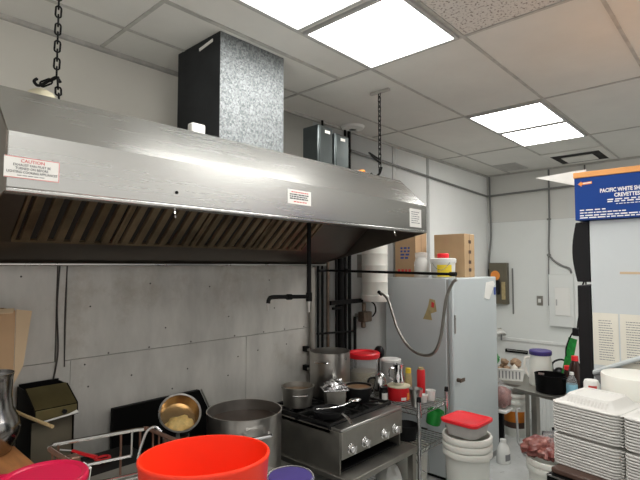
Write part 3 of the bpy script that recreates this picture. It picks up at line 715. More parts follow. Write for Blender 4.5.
lp = [V((2.935 + .0808 * math.cos(a), 1.93 + .0808 * math.sin(a), ZS + z)) for z in (.008, .055) for a in [-1.75 + i * .12 for i in range(4)]]
MB().add(lp, [(i, i + 1, i + 5, i + 4) for i in range(3)]).build('picture', 'inko', t)
t = thing('creamer_jug', 'polished steel jug standing on the red tin', 'jug', (2.935, 1.93, ZS + .101))
MB().lathe([(0, 0), (.036, 0), (.041, .008), (.043, .03), (.036, .065), (.031, .09), (.034, .12), (.040, .145), (.037, .145), (.029, .09), (.036, .03), (.03, .006), (0, .005)], (2.935, 1.93, ZS + .1012), seg=36).build('jug_body', 'chrome', t)
MB().tube(smooth([(2.905, 1.95, ZS + .22), (2.888, 1.975, ZS + .215), (2.89, 1.98, ZS + .16), (2.905, 1.955, ZS + .135)]), .005).build('handle', 'chrome', t)
t = thing('storage_jar', 'clear jar of pale stock under a red lid behind the range', 'jar', (2.955, 2.26, ZS))
MB().lathe([(0, 0), (.103, 0), (.108, .012), (.108, .225), (.100, .247), (.100, .250), (.095, .250), (.103, .225), (.103, .012), (0, .006)], (2.955, 2.26, ZS), seg=40).build('jar_body', 'clear', t)
MB().lathe([(0, .007), (.101, .012), (.102, .15), (0, .151)], (2.955, 2.26, ZS), seg=40).build('stock', 'liquid', t)
MB().lathe([(0, .251), (.119, .251), (.124, .262), (.124, .284), (.116, .292), (.083, .289), (.078, .282), (0, .282)], (2.955, 2.26, ZS), seg=40).build('lid', 'redlid', t)
t = thing('kettle', 'shiny steel coffee kettle with a black handle next to the red lidded jar', 'kettle', (2.91, 2.115, ZS))
MB().lathe([(0, 0), (.058, 0), (.064, .01), (.06, .06), (.046, .12), (.04, .14), (.036, .15), (.012, .165), (.012, .178), (0, .18)], (2.915, 2.075, ZS), seg=36).build('kettle_body', 'chrome', t)
MB().tube(smooth([(2.89, 2.105, ZS + .13), (2.855, 2.135, ZS + .12), (2.85, 2.14, ZS + .06), (2.875, 2.115, ZS + .03)]), .008).build('handle', 'blackp', t)
MB().tube(smooth([(2.955, 2.04, ZS + .05), (2.985, 2.015, ZS + .09), (2.998, 2.0, ZS + .13)]), [.014] * 6 + [.012] * 5 + [.008] * 2, 10).build('spout', 'chrome', t)
t = thing('spice_jar', 'small black jar with a white label in front of the kettle', 'jar', (2.815, 2.0, ZS))
MB().lathe([(0, 0), (.03, 0), (.032, .004), (.032, .065), (.026, .075), (.028, .077), (.028, .095), (0, .097)], (2.825, 1.985, ZS)).build('jar_body', 'blackp', t)
lp = [V((2.825 + .0328 * math.cos(a), 1.985 + .0328 * math.sin(a), ZS + z)) for z in (.012, .058) for a in [-2.9 + i * .2 for i in range(8)]]
MB().add(lp, [(i, i + 1, i + 9, i + 8) for i in range(7)]).build('label', 'paper', t)
t = thing('storage_tub', 'cloudy tub with a white lid behind the steel jug', 'tub', (3.075, 2.09, ZS))
MB().lathe([(0, 0), (.068, 0), (.072, .01), (.072, .225), (0, .225)], (3.075, 2.09, ZS)).build('tub_body', 'trimg', t)
MB().lathe([(0, .226), (.076, .226), (.077, .24), (.07, .246), (0, .246)], (3.075, 2.09, ZS)).build('lid', 'white', t)
t = thing('ladle', 'black ladle leaning upside down behind the kettle', 'ladle', (3.0, 2.19, ZS))
MB().blob((3.125, 2.235, ZS + .27), (.034, .045, .05), 2, .05, 2, 18).build('bowl', 'blackp', t)
MB().tube([(3.13, 2.245, ZS + .002), (3.128, 2.24, ZS + .235)], .006).build('handle', 'blackp', t)
def bottle(name, label, c, r, h, m, capm, caph, neck=.5, capr=None, cat='bottle'):
    t = thing(name, label, cat, c)
    capr = capr or r * neck
    MB().lathe([(0, 0), (r * .95, 0), (r, r * .1), (r, h * .62), (r * .9, h * .72), (capr * .9, h - caph), (0, h - caph)], c).build('bottle_body', m, t)
    MB().lathe([(0, h - caph + .0005), (capr, h - caph + .0005), (capr * .92, h), (0, h)], c).build('cap', capm, t)
    return t
bottle('condiment_bottle', 'amber bottle with a yellow cap on the wire shelf', (3.055, 1.925, ZS), .027, .20, 'tape', 'yellow', .035, capr=.022)
t = thing('sauce_bottle', 'red squeeze bottle standing against the refrigerator side', 'bottle', (3.085, 1.84, ZS))
MB().lathe([(0, 0), (.028, 0), (.03, .004), (.03, .185), (.026, .195), (0, .195)], (3.10, 1.845, ZS)).build('bottle_body', 'red', t)
MB().lathe([(0, .1955), (.022, .1955), (.02, .21), (0, .212)], (3.10, 1.845, ZS)).build('cap', 'tape', t)
t = thing('tumbler', 'tapered steel tumbler at the front corner of the wire shelf', 'tumbler', (2.875, 1.755, ZS))
MB().lathe(vessel(.030, .048, .118, .002), (2.862, 1.745, ZS), seg=32).build('tumbler_body', 'steel', t)
for i, (x, y) in enumerate(((2.985, 1.765), (3.06, 1.745))):
    t = thing('paper_cup', ('white cup stack beside the steel tumbler', 'white cup stack nearest the shelf corner pole')[i], 'cup', (x, y, ZS), 'white cups on the wire shelf')
    MB().lathe(vessel(.028, .034, .05 + .02 * i, .002, .002), (x, y, ZS)).build('cup_body', 'white', t)
t = thing('frying_pan', 'deep black pan on the middle wire shelf', 'pan', (2.93, 1.83, -1.2015))
MB().lathe(vessel(.07, .085, .10, .004), (2.90, 1.85, -1.2015), seg=36).build('pan_body', 'matte', t)
MB().tube([(2.955, 1.79, -1.12), (2.965, 1.72, -1.125)], .009, 8, flat=.6).build('handle', 'blackp', t)
t = thing('bucket', 'white bucket on the bottom wire shelf under the black pan', 'bucket', (2.95, 1.85, -1.5965))
MB().lathe(vessel(.105, .118, .34, .003, .005), (2.96, 1.85, -1.5965), seg=40).build('bucket_body', 'whitet', t)
MB().tube(smooth([(2.88, 1.77, -1.30), (2.90, 1.73, -1.38), (2.97, 1.715, -1.41), (3.05, 1.77, -1.32)]), .0025, 6).build('bail_handle', 'chromew', t)
t = thing('scoop', 'green plastic scoop hanging on the shelf corner beside the bucket', 'scoop', (3.05, 1.70, -1.10))
R = tilt((.12, -.15, .9))
MB().lathe([(0, 0), (.046, 0), (.051, .006), (.058, .105), (.054, .105), (.047, .01), (0, .006)], (3.085, 1.745, -1.125), R, 32).build('cup', 'green', t)
MB().tube([(3.09, 1.690, -1.03), (3.09, 1.665, -1.02), (3.09, 1.655, -1.05)], .006, 8, flat=.6).build('handle', 'green', t)

# ================================================================== BUCKETS BEFORE THE FRIDGE
bx, by = 3.06, 1.475
for i in range(3):
    t = thing('bucket', ['white bucket on the floor, bottom of the nested stack before the refrigerator', 'white bucket in the middle of the nested stack before the refrigerator', 'white bucket on top of the nested stack before the refrigerator'][i],
              'bucket', (bx, by, -1.75 + i * .045), 'nested white buckets')
    c = (bx, by, -1.7499 + i * .045)
    MB().lathe(bucket_prof(.118, .146, .540), c, seg=48).build('bucket_body', 'whitet', t)
    ztop = c[2] + .540
t = thing('food_container', 'clear square container with a bright red lid on the bucket stack', 'food container', (bx, by, ztop))
FM = Matrix.Translation((bx, by, ztop + .001)) @ Matrix.Rotation(-.05, 4, 'Z')
def rsq(w, d, r, z, n=5):
    pts = []
    for sx, sy, a0 in ((1, 1, 0), (-1, 1, PI / 2), (-1, -1, PI), (1, -1, 1.5 * PI)):
        for k in range(n + 1):
            a = a0 + PI / 2 * k / n; pts.append(V((sx * (w - r) + r * math.cos(a), sy * (d - r) + r * math.sin(a), z)))
    return pts
def loft(mb, loops, cap0=True, cap1=True):
    n = len(loops[0]); vs = [p for l in loops for p in l]; fs = []
    for k in range(len(loops) - 1):
        for i in range(n): fs.append((k * n + i, k * n + (i + 1) % n, (k + 1) * n + (i + 1) % n, (k + 1) * n + i))
    if cap0: fs.append(list(range(n))[::-1])
    if cap1: fs.append(list(range((len(loops) - 1) * n, len(loops) * n)))
    return mb.add(vs, fs)
loft(MB(FM), [rsq(.104, .104, .05, 0), rsq(.119, .119, .05, .078), rsq(.114, .114, .048, .078), rsq(.100, .100, .048, .006)]).build('container_body', 'cloudy', t)
MB(FM).box(-.095, .095, -.095, .095, .0065, .06).build('contents', 'meat', t, bev=.02)
loft(MB(FM), [rsq(.128, .128, .04, .0785), rsq(.134, .134, .042, .086), rsq(.133, .133, .04, .100), rsq(.119, .119, .035, .103), rsq(.111, .111, .03, .096)]).build('lid', 'redlid', t)

# ================================================================== FOREGROUND LEFT: stock pot, backsplash, strainer
so = thing('stockpot_stove', 'low black stockpot stove under the big steel pot', 'stove', (1.68, 2.15, -1.75))
MB().box(1.45, 1.97, 1.86, 2.45, -1.30, -1.215).build('stove_top', 'matte', so, bev=.006)
MB().box(1.45, 1.97, 1.862, 1.872, -1.74, -1.301).build('front_apron', 'blackg', so)
for x in (1.48, 1.94):
    for y in (1.91, 2.42): MB().box(x - .02, x + .02, y - .02, y + .02, -1.75, -1.301).build('leg', 'matte', so)
t = pot('stock_pot', 'large open steel stock pot of broth on the low stove', (1.672, 2.10, -1.2145), .200, .203, .430, 'steelm', fill=('broth', 'broth'), fillz=.86, hs=(-1.95,), hz=.83, hw=.14, hd=.05, hr=.009)
tag(MB().blob((1.53, 2.13, -.8335), (.022, .018, .012), 3, .2, 3, 14).build('garlic_piece', 'noodle'), 'pale scrap of food floating at the left of the broth', 'food scrap')
wr = thing('wok_range', 'black wok range with a tall back panel behind the strainer pan', 'wok range', (1.3, 2.25, -1.75))
MB().prism([(1.125, 2.50, -1.2), (1.82, 2.50, -1.2), (1.82, 2.50, -1.08), (1.65, 2.50, -.745), (1.125, 2.50, -.745)], (0, .03, 0)).build('back_panel', 'blackg', wr, bev=.004)
MB().box(1.125, 1.43, 1.98, 2.495, -1.75, -.99).build('range_body', 'blackg', wr, bev=.005)
MB().tube([(1.825, 2.495, -1.08), (1.655, 2.495, -.742)], .005).build('edge_trim', 'steeld', wr)
MB().tube([(1.43, 2.0, -.985), (1.43, 2.45, -.985)], .005).build('edge_trim', 'steeld', wr)
tag(MB().lathe(vessel(.06, .062, .17, .003), (1.255, 2.10, -.9895)).build('steel_container', 'steeld'), 'small round steel container under the tilted noodle pan', 'container')
ax = V((-.22, -.60, .60)).normalized(); R = tilt(ax); pc = V((1.262, 2.08, -.710))
t = thing('noodle_pan', 'tilted round steel pan with cooked noodles behind the orange tub', 'pan', pc - ax * .07)
MB().lathe([(0, 0), (.075, 0), (.088, .008), (.094, .07), (.101, .074), (.101, .078), (.092, .077), (.089, .06), (.083, .012), (0, .006)], pc - ax * .07, R, 44, mats=[1, 1, 1, 0, 0, 0, 2, 2, 2]).build('pan_body', ['steel', 'matte', 'brass'], t)
low = (R @ V((0, 0, 0))); dn = (V((0, 0, -1)) - ax * (V((0, 0, -1)).dot(ax))).normalized(); sd = ax.cross(dn)
MB().tube([pc + dn * .095 - sd * .02 - ax * .01, pc + dn * .14 - sd * .025 + ax * .01, pc + dn * .19 - sd * .03 + ax * .02], [.009, .009, .011], 8, flat=.5).build('handle', 'steel', t)
MB().blob(pc + dn * .042 - ax * .035, (.066, .042, .028), 5, .3, 4, 26, R=Matrix((sd, dn, ax)).transposed()).build('noodles', 'noodle', t)['kind'] = 'stuff'

# ================================================================== FOREGROUND LEFT: counter, board, pitcher, carton
ct = thing('counter', 'low counter cabinet topped with a worn wooden board at the left wall', 'counter', (.18, 2.22, -1.75))
MB().box(-.5, .58, 1.955, 2.54, -1.75, -.762).build('cabinet', 'matte', ct)
MB().box(-.52, .605, 1.935, 2.55, -.760, -.72).build('board_top', 'wood', ct, bev=.006)
t = thing('steel_pitcher', 'polished steel bellied pitcher cut by the left edge of the picture', 'pitcher', (.535, 2.205, -.72))
MB().lathe([(0, 0), (.070, 0), (.078, .006), (.104, .07), (.108, .10), (.098, .135), (.080, .17), (.074, .22), (.077, .29), (.082, .305), (.079, .306), (.071, .22), (.077, .17), (.10, .10), (.07, .01), (0, .006)], (.505, 2.19, -.7195), seg=48).build('pitcher_body', 'steelp', t)
t = thing('cardboard_box', 'open brown cardboard box standing on the board behind the steel pitcher', 'cardboard box', (.47, 2.42, -.72))
MB().box(.30, .625, 2.345, 2.35, -.7195, -.19).box(.30, .625, 2.53, 2.535, -.7195, -.19).box(.30, .305, 2.351, 2.529, -.7195, -.19).box(.62, .625, 2.351, 2.529, -.7195, -.19).box(.306, .619, 2.351, 2.529, -.7195, -.714).build('carton_body', 'card', t)
MB().prism([(.627, 2.343, -.186), (.690, 2.352, -.197), (.662, 2.350, -.43), (.627, 2.343, -.50)], (0, .004, 0)).build('side_flap', 'cardl', t)
MB().prism([(.30, 2.3445, -.184), (.62, 2.3445, -.184), (.61, 2.325, -.20), (.31, 2.325, -.20)], (0, 0, .004)).build('front_flap', 'cardl', t)
t = thing('wooden_spoon', 'pale wooden stick poking out beside the pitcher', 'wooden spoon', (.62, 2.2, -.64))
MB().tube([(.42, 2.215, -.715), (.50, 2.21, -.62), (.60, 2.11, -.60), (.66, 2.05, -.60)] if False else [(.612, 2.33, -.597), (.64, 2.22, -.611), (.69, 2.06, -.630)], [.006, .0065, .007], 8).build('handle', 'stick', t)
# dark flue box
t = thing('flue_box', 'dark metal flue box with an olive sloped face against the wall', 'flue box', (.80, 2.40, -1.75))
fb = [(2.53, -.555), (2.44, -.555), (2.42, -.55), (2.29, -.615), (2.285, -.665), (2.33, -.68), (2.33, -1.75), (2.53, -1.75)]
MB().prism([(.692, y, z) for y, z in fb], (.004, 0, 0)).build('side_panel', 'blackg', t)
MB().prism([(.866, y, z) for y, z in fb], (.004, 0, 0)).build('side_panel', 'blackg', t)
MB().prism([(.697, 2.425, -.552), (.865, 2.425, -.552), (.865, 2.292, -.617), (.697, 2.292, -.617)], (0, .003, .003)).build('sloped_face', 'olive', t)
MB().box(.697, .865, 2.286, 2.29, -.665, -.62).build('front_band', 'olive', t, bev=.002)
MB().box(.697, .865, 2.34, 2.344, -1.75, -.68).build('recess', 'olivebox', t)
MB().box(.697, .865, 2.52, 2.53, -1.75, -.545).build('back_sheet', 'blackg', t)
MB().cyl((.81, 2.285, -.642), (.81, 2.275, -.642), .010).build('knob', 'blackp', t)
tag(MB().tube([(.715, 2.275, -.668), (.83, 2.275, -.658), (.862, 2.275, -.652)], [.006, .007, .013], 8, flat=.6).build('scraper', 'white'), 'white handled scraper resting across the front of the flue box', 'scraper')
fb2 = thing('fryer', 'black fryer body below the wire rack', 'fryer', (.86, 2.13, -1.75))
MB().box(.66, 1.10, 1.98, 2.265, -1.75, -.86).build('fryer_body', 'blackg', fb2, bev=.005)
MB().box(.68, 1.08, 2.0, 2.25, -.859, -.852).build('fryer_well', 'blackg', fb2)

# worktable in front
wt = thing('worktable', 'steel worktable edge under the orange tub and lidded pails', 'worktable', (.6, 1.4, -1.75))
MB().box(-.45, 1.30, .85, 1.90, -.845, -.80).build('table_top', 'steeld', wt, bev=.005)
for x in (-.4, 1.25):
    for y in (.9, 1.85): MB().box(x - .02, x + .02, y - .02, y + .02, -1.75, -.846).build('leg', 'steeld', wt)
t = thing('wire_rack', 'chrome and rusty wire dish rack in front of the flue box', 'wire rack', (.80, 1.70, -.80))
zt, zm, zb = -.62, -.708, -.778
rail = smooth([(.60, 1.60, zt), (.592, 1.79, zt), (.615, 1.822, zt)], 5)[:-1] + [(.62, 1.824, zt), (.88, 1.757, zt)] + smooth([(.88, 1.757, zt), (.91, 1.735, zt), (.918, 1.70, zt), (.925, 1.45, zt)], 5)[1:]
nr = len(rail)
MB().tube([p for p in rail if V(p).y < 1.80 and V(p).x < .62] or rail[:3], .008, 8).build('side_rail', 'copperw', t)
MB().tube([(.594, 1.80, zt), (.615, 1.826, zt), (.88, 1.757, zt), (.905, 1.742, zt)], .0075, 8).build('top_rail', 'chrome', t)
MB().tube(smooth([(.905, 1.742, zt), (.918, 1.72, zt), (.925, 1.45, zt)]), .0075, 8).build('side_rail', 'copperw', t)
MB().tube([(.66, 1.80, zm), (.86, 1.75, zm)], .006, 8).tube([(.86, 1.75, zm), (.862, 1.752, zt)], .004, 6).build('middle_rail', 'chrome', t)
b = MB()
for k in range(4): y = 1.76 - k * .06; b.tube([(.60, y, zb), (.92, y - .06, zb)], .004, 6)
b.tube([(.61, 1.815, zb), (.905, 1.74, zb)], .0055, 8).tube([(.60, 1.5, zb), (.61, 1.815, zb)], .005, 6).tube([(.905, 1.74, zb), (.92, 1.45, zb)], .005, 6)
for x, y in ((.61, 1.81), (.90, 1.735), (.60, 1.52), (.92, 1.47)): b.cyl((x, y, zb), (x, y, -.80), .005)
b.build('bottom_grid', 'chromew', t)
for i in range(5):
    f = i / 4; x = .63 + .265 * f; y = 1.82 - .067 * f
    if i in (1, 2): continue
    MB().tube([(x, y, zt), (x, y, zb)], .004, 6).build('upright_wire', 'copperw', t)
for i in range(6):
    y = 1.70 - i * .045; MB().tube([(.919, y, zt), (.919, y, zb)], .0035, 6).build('upright_wire', 'copperw', t)
for i in range(4):
    y = 1.78 - i * .05; MB().tube([(.597, y, zt), (.60, y, zb)], .0035, 6).build('upright_wire', 'copperw', t)
MB().tube(smooth([(.85, 1.68, -.70), (.87, 1.69, -.655), (.89, 1.69, -.612), (.915, 1.68, -.600), (.93, 1.66, -.618)]), .005, 8).build('hook', 'chromew', t)
MB().box(.655, .69, 1.775, 1.82, -.725, -.665).build('rail_clip', 'copperw', t, bev=.006)
t = thing('spatula', 'red handled spatula lying on the black fryer beyond the wire rack', 'spatula', (.88, 2.2, -.85))
MB().tube([(.83, 2.235, -.806), (.87, 2.20, -.825), (.905, 2.165, -.838)], [.012, .014, .017], 10, flat=.5).build('handle', 'red', t)
MB().tube([(.925 + .030 * math.cos(a * PI / 6), 2.145 + .024 * math.sin(a * PI / 6), -.842) for a in range(12)], .006, 8, True).build('ring', 'red', t)
MB().tube([(.83, 2.235, -.806), (.78, 2.262, -.795)], .005).build('shaft', 'steel', t)
t = thing('wire_basket', 'little white wire basket inside the rack corner', 'basket', (.66, 1.76, -.77))
b = MB()
for z, s in ((-.69, 1.), (-.765, .8)):
    b.tube([(.66 + .036 * s * sx, 1.735 + .03 * s * sy, z) for sx, sy in ((-1, -1), (1, -1), (1, 1), (-1, 1))], .0035, 6, True)
for k in range(8):
    a = k / 8 * 4; sx, sy = ((-1 + 2 * (a % 1), -1), (1, -1 + 2 * (a % 1)), (1 - 2 * (a % 1), 1), (-1, 1 - 2 * (a % 1)))[int(a)]
    b.tube([(.66 + .036 * sx, 1.735 + .03 * sy, -.69), (.66 + .029 * sx, 1.735 + .024 * sy, -.765)], .002, 5)
b.build('basket_wires', 'white', t)

# orange tub, purple pail, magenta lids
t = thing('tub', 'large orange red plastic tub in the foreground', 'tub', (.785, 1.159, -.80))
ang = math.atan2(1.159, .785)
RR = Matrix.Rotation(ang, 3, 'Z')
MB().lathe([(0, 0), (.150, 0), (.160, .008), (.178, .262), (.181, .266), (.181, .272), (.1785, .275), (.1735, .275), (.1715, .266), (.156, .02), (.145, .008), (0, .008)], (.785, 1.159, -.7995), RR, 64, sx=.82, sy=1.).build('tub_body', 'orange', t)
t = thing('pail', 'small grey pail with a purple lid right of the orange tub', 'pail', (1.04, 1.08, -.80))
MB().lathe([(0, 0), (.058, 0), (.062, .005), (.068, .145), (0, .145)], (1.04, 1.08, -.7995), seg=40).build('pail_body', 'condu', t)
MB().lathe([(0, .1455), (.067, .1455), (.069, .150), (.066, .156), (0, .157)], (1.04, 1.08, -.7995), seg=40).build('lid', 'purple', t)
MB().lathe([(.0695, .143), (.073, .143), (.074, .153), (.0715, .158), (.0695, .157)], (1.04, 1.08, -.7995), seg=40).build('rim', 'clear', t)
t = thing('pail', 'pail with a round magenta lid at the bottom left, nearest the camera', 'pail', (.43, 1.30, -.80))
MB().lathe([(0, 0), (.075, 0), (.088, .252), (0, .252)], (.43, 1.332, -.7995), seg=40).build('pail_body', 'white', t)
MB().lathe([(0, .253), (.098, .253), (.101, .260), (.101, .272), (.097, .277), (.088, .276), (.084, .272), (0, .272)], (.43, 1.332, -.7995), seg=48).build('lid', 'magenta', t)
t = thing('pail', 'second magenta lid pail at the left edge behind the nearest one', 'pail', (.36, 1.52, -.80))
MB().lathe([(0, 0), (.070, 0), (.075, .16), (0, .16)], (.385, 1.60, -.7995), seg=40).build('pail_body', 'white', t)
MB().lathe([(0, .161), (.082, .161), (.086, .168), (.086, .178), (.082, .183), (.072, .178), (0, .178)], (.385, 1.60, -.7995), seg=48).build('lid', 'magenta', t)

# ================================================================== RIGHT: serving counter with foam clamshells
P1 = V((1.864, .574, -.698)); U = V((-.207, -.978, 0)).normalized(); Wd = V((.978, -.207, 0)).normalized()
FC = Matrix.Translation(P1) @ Matrix((U, Wd, V((0, 0, 1)))).transposed().to_4x4()       # local x: along the stack to the right, y: away from the camera
t = thing('serving_counter', 'black cabinet with a dark brown top under the foam containers', 'counter', tuple(FC @ V((.3, .2, -1.066))))
MB(FC).box(.012, .75, -.06, .44, -1.066, -.03).build('cabinet', 'blackg', t, bev=.004)
MB(FC).box(.012, .75, -.0625, -.0605, -.036, -.031).build('edge_trim', 'steel', t)
MB(FC).box(.02, .76, -.045, .43, -.0295, -.008).build('top_board', 'brown', t, bev=.006)
def clam_half(b, x0, x1, y0, y1, z, H, ribs=True):
    cx, cy = (x0 + x1) / 2, (y0 + y1) / 2; w, d = (x1 - x0) / 2, (y1 - y0) / 2
    def L(w_, d_, r, zz): return [p + V((cx, cy, 0)) for p in rsq(w_, d_, r, zz, 4)]
    loft(b, [L(w - .002, d - .002, .024, z), L(w, d, .025, z + .0015), L(w, d, .025, z + .0052), L(w - .0025, d - .0025, .024, z + .0066), L(w - .014, d - .014, .02, z + .0066),
             L(w - .022, d - .022, .02, z + .012), L(w - .034, d - .034, .02, z + H - .008), L(w - .040, d - .040, .02, z + H), L(w - .055, d - .055, .015, z + H + .001), L(w - .058, d - .058, .014, z + H - .002)], cap0=False)
def clamshell(z, top, label, group):
    t = thing('foam_container', label, 'foam container', tuple(FC @ V((.23, .115, z))), group)
    a = MB(FC); clam_half(a, 0, .226, 0, .222, z, .036)
    if top:
        for i in range(12):
            x = .050 + i * .0115; a.prism([V((x, .0195, z + .0095)), V((x + .006, .0195, z + .0095)), V((x + .006, .0325, z + .030)), V((x, .0325, z + .030))], (0, .003, 0))
    a.build('tray', 'foam', t)
    c = MB(FC); clam_half(c, .236, .455, 0, .222, z, .036); c.build('lid', 'foam', t)
    MB(FC).prism([V((.2265, .01, z + .002)), V((.2355, .01, z + .002)), V((.2355, .212, z + .002)), V((.2265, .212, z + .002))], (0, 0, .0025)).build('hinge', 'foam', t)
    return t
clam = clamshell(0.0, True, 'topmost open white foam clamshell container of the stack', 'stack of foam containers')
NC = 22; pitch = .0096; gap_at = 11
def copy_tree(o, loc, label):
    c = o.copy(); COL.objects.link(c); c.matrix_basis = Matrix.Translation(loc); c['label'] = label
    for ch in o.children:
        d = ch.copy(); COL.objects.link(d); d.parent = c
    return c
plain = clamshell(0.0, False, 'white foam clamshell in the lower bundle of the stack', 'stack of foam containers')
base = plain.matrix_basis.translation.copy()
jr = random.Random(5)
for i in range(NC):
    dz = -.007 + i * pitch + (.009 if i >= gap_at else 0)
    lab = 'white foam clamshell in the lower bundle of the stack' if i < gap_at else 'white foam clamshell in the upper bundle below the topmost one'
    j = V((jr.uniform(-.0008, .0008), jr.uniform(-.0008, .0008), 0))
    if i == 0: plain.matrix_basis = Matrix.Translation(base + V((0, 0, dz)))
    elif i == NC - 1: clam.matrix_basis = Matrix.Translation(base + V((0, 0, dz)))
    else: copy_tree(plain, base + V((0, 0, dz)) + j, lab)
tc_ = FC @ V((.150, .344, -.0075))
t = thing('round_tub', 'round white plastic tub behind the foam containers', 'tub', tuple(tc_))
MB().lathe([(0, 0), (.108, 0), (.111, .006), (.118, .285), (.116, .291), (.098, .293), (0, .293)], tc_, seg=48).build('tub_body', 'whitet', t)
t = thing('sauce_cup', 'little white cup with a dark red label behind the foam containers', 'cup', tuple(FC @ V((.045, .27, -.0075))))
cc = FC @ V((.005, .30, -.0075))
MB().lathe([(0, 0), (.026, 0), (.028, .01), (.028, .240), (.024, .250), (0, .250)], cc).build('cup_body', 'white', t)
lp = [V((cc.x + .0286 * math.cos(a), cc.y + .0286 * math.sin(a), cc.z + z)) for z in (.205, .232) for a in [PI * .95 + i * .22 for i in range(6)]]
MB().add(lp, [(i, i + 1, i + 7, i + 6) for i in range(5)]).build('label', 'inkr', t)

# black door refrigerator, side on
f2 = thing('refrigerator', 'white sided refrigerator with black doors and papers taped on its side', 'refrigerator', (2.75, .2, -1.75))
MB().box(2.40, 3.05, -.25, .553, -1.75, .205).build('cabinet', 'fridge', f2, bev=.004)
def door(z0, z1, bul):
    n = 10; pts = []
    for i in range(n + 1):
        a = i / n; pts.append((2.402, .610 + bul * math.sin(a * PI) , z0 + (z1 - z0) * a))
    poly = [(2.402, .556, z1), (2.402, .556, z0)] + pts
    return MB().prism(poly, (.64, 0, 0)).build('door', 'blackp', f2, bev=.004)
door(-.072, .200, .018); door(-1.70, -.088, .002)
for i, (y0, y1) in enumerate(((.560, .452), (.446, .30))):
    y0 = min(y0, .55)
    pp = MB().prism([(2.399, y0, -.435), (2.399, y1, -.435), (2.399, y1, -.207), (2.399, y0, -.207)], (-.0012, 0, 0)).build('paper_sheet', 'paperc', f2, label='cream taped price list')
    b = MB(); F = frame((2.3975, y0, 0), (0, -1, 0), (0, 0, 1))
    print_lines(b, F, .022, (y0 - y1) * .82, -.415, -.235, 17, 40 + i, wmin=.003, wmax=.012, ragged=.35, hfac=.28); b.build('print', 'inkg', pp)
MB().box(2.3985, 2.3995, .36, .44, -.035, -.025).build('tape_mark', 'cardl', f2)
MB().prism([(2.398, .552, -.478), (2.398, -.2, -.12), (2.398, -.2, -.10), (2.398, .552, -.458)], (-.03, 0, 0)).build('side_rail', 'fridge', f2, bev=.006)
MB().prism([(2.398, .552, -.48), (2.398, .50, -.47), (2.398, .515, -.53)], (-.012, 0, 0)).build('rail_bracket', 'inkg', f2)
# blue carton
bc = thing('shrimp_carton', 'blue shrimp carton with an orange top edge on the black door refrigerator', 'carton', (2.62, .2, .206))
MB().box(2.37, 2.85, -.25, .602, .2065, .398).build('carton_body', 'blue', bc, bev=.002)
MB().box(2.366, 2.855, -.255, .605, .3985, .424).build('lid_edge', 'orangec', bc, bev=.002)
MB().prism([(2.60, .607, .385), (2.60, .845, .464), (2.605, .607, .478)], (.003, 0, 0)).build('open_flap', 'paper', bc, label='white open flap')
RX, RU = (0, -1, 0), (0, 0, 1); xb = 2.3692
b = MB()
b.prism([(xb, .587, .370), (xb, .572, .382), (xb, .572, .376), (xb, .530, .378), (xb, .530, .367), (xb, .572, .365), (xb, .572, .358)], (-.0006, 0, 0)).build('logo_mark', 'inko', bc)
MB().prism([(xb - .0008, .566, .374), (xb - .0008, .533, .375), (xb - .0008, .533, .371), (xb - .0008, .566, .369)], (-.0004, 0, 0)).build('logo_mark', 'inkw', bc)
text('PACIFIC WHITE SHRIMP', (xb, .500, .3235), .0165, .186, RX, RU, 'inkw', bc, bold=.045)
text('CREVETTES', (xb, .446, .300), .0160, .094, RX, RU, 'inkw', bc, bold=.045)
b = MB(); F = frame((xb, .60, 0), RX, RU)
print_lines(b, F, .128, .30, .276, .294, 2, 61, wmin=.012, wmax=.03, ragged=.1, hfac=.55)
print_lines(b, F, .16, .34, .266, .273, 1, 62, wmin=.006, wmax=.014, ragged=.1, hfac=.4)
print_lines(b, F, .018, .13, .245, .256, 1, 63, wmin=.012, wmax=.03, ragged=.05, hfac=.45)
print_lines(b, F, .018, .20, .233, .243, 1, 64, wmin=.006, wmax=.02, ragged=.05, hfac=.45)
print_lines(b, F, .018, .40, .211, .231, 2, 65, wmin=.008, wmax=.035, ragged=.05, hfac=.5)
b.build('print', 'inkw', bc)

# ================================================================== FAR TABLE
TC = V((3.885, 1.475, -.97)); ta = V((-.25, -.968, 0)).normalized(); tb = V((.968, -.25, 0)).normalized()
FT = Matrix.Translation(TC) @ Matrix((ta, tb, V((0, 0, 1)))).transposed().to_4x4()       # x: along the front edge, y: to the back
t = thing('side_table', 'narrow dark steel table between the two refrigerators', 'table', tuple(FT @ V((.4, .3, -.78))))
MB(FT).box(0, .80, 0, .55, -.028, -.0005).build('table_top', 'steeld', t, bev=.004)
for x in (.16, .75):
    for y in (.05, .51): MB(FT).box(x - .022, x + .022, y - .022, y + .022, -.78, -.0285).build('leg', 'steeld', t)
jc = FT @ V((.075, .265, 0))
t = thing('jug', 'cloudy plastic jug with a purple blue lid on the side table', 'jug', tuple(jc))
MB().lathe([(0, 0), (.084, 0), (.09, .01), (.088, .15), (.078, .235), (.078, .245), (0, .245)], jc, seg=36).build('jug_body', 'whitet', t)
MB().lathe([(0, .246), (.083, .246), (.086, .252), (.086, .276), (.08, .282), (0, .283)], jc, seg=36).build('lid', 'purple', t)
o = V((-.3, .95, 0)).normalized()
MB().tube(smooth([jc + o * .078 + V((0, 0, .215)), jc + o * .115 + V((0, 0, .205)), jc + o * .12 + V((0, 0, .12)), jc + o * .088 + V((0, 0, .06))]), .010, 8).build('handle', 'whitet', t)
pc2 = FT @ V((.235, .135, 0))
t = thing('saucepan', 'black pot on the front of the side table', 'pot', tuple(pc2))
MB().lathe(vessel(.105, .112, .135, .003, .002), pc2, seg=40).build('pot_body', 'blackg', t)
MB().tube(smooth([FT @ V((.348, .115, .118)), FT @ V((.375, .11, .128)), FT @ V((.395, .105, .14)), FT @ V((.412, .10, .155))]), .008, 8, flat=.7).build('handle', 'blackp', t)
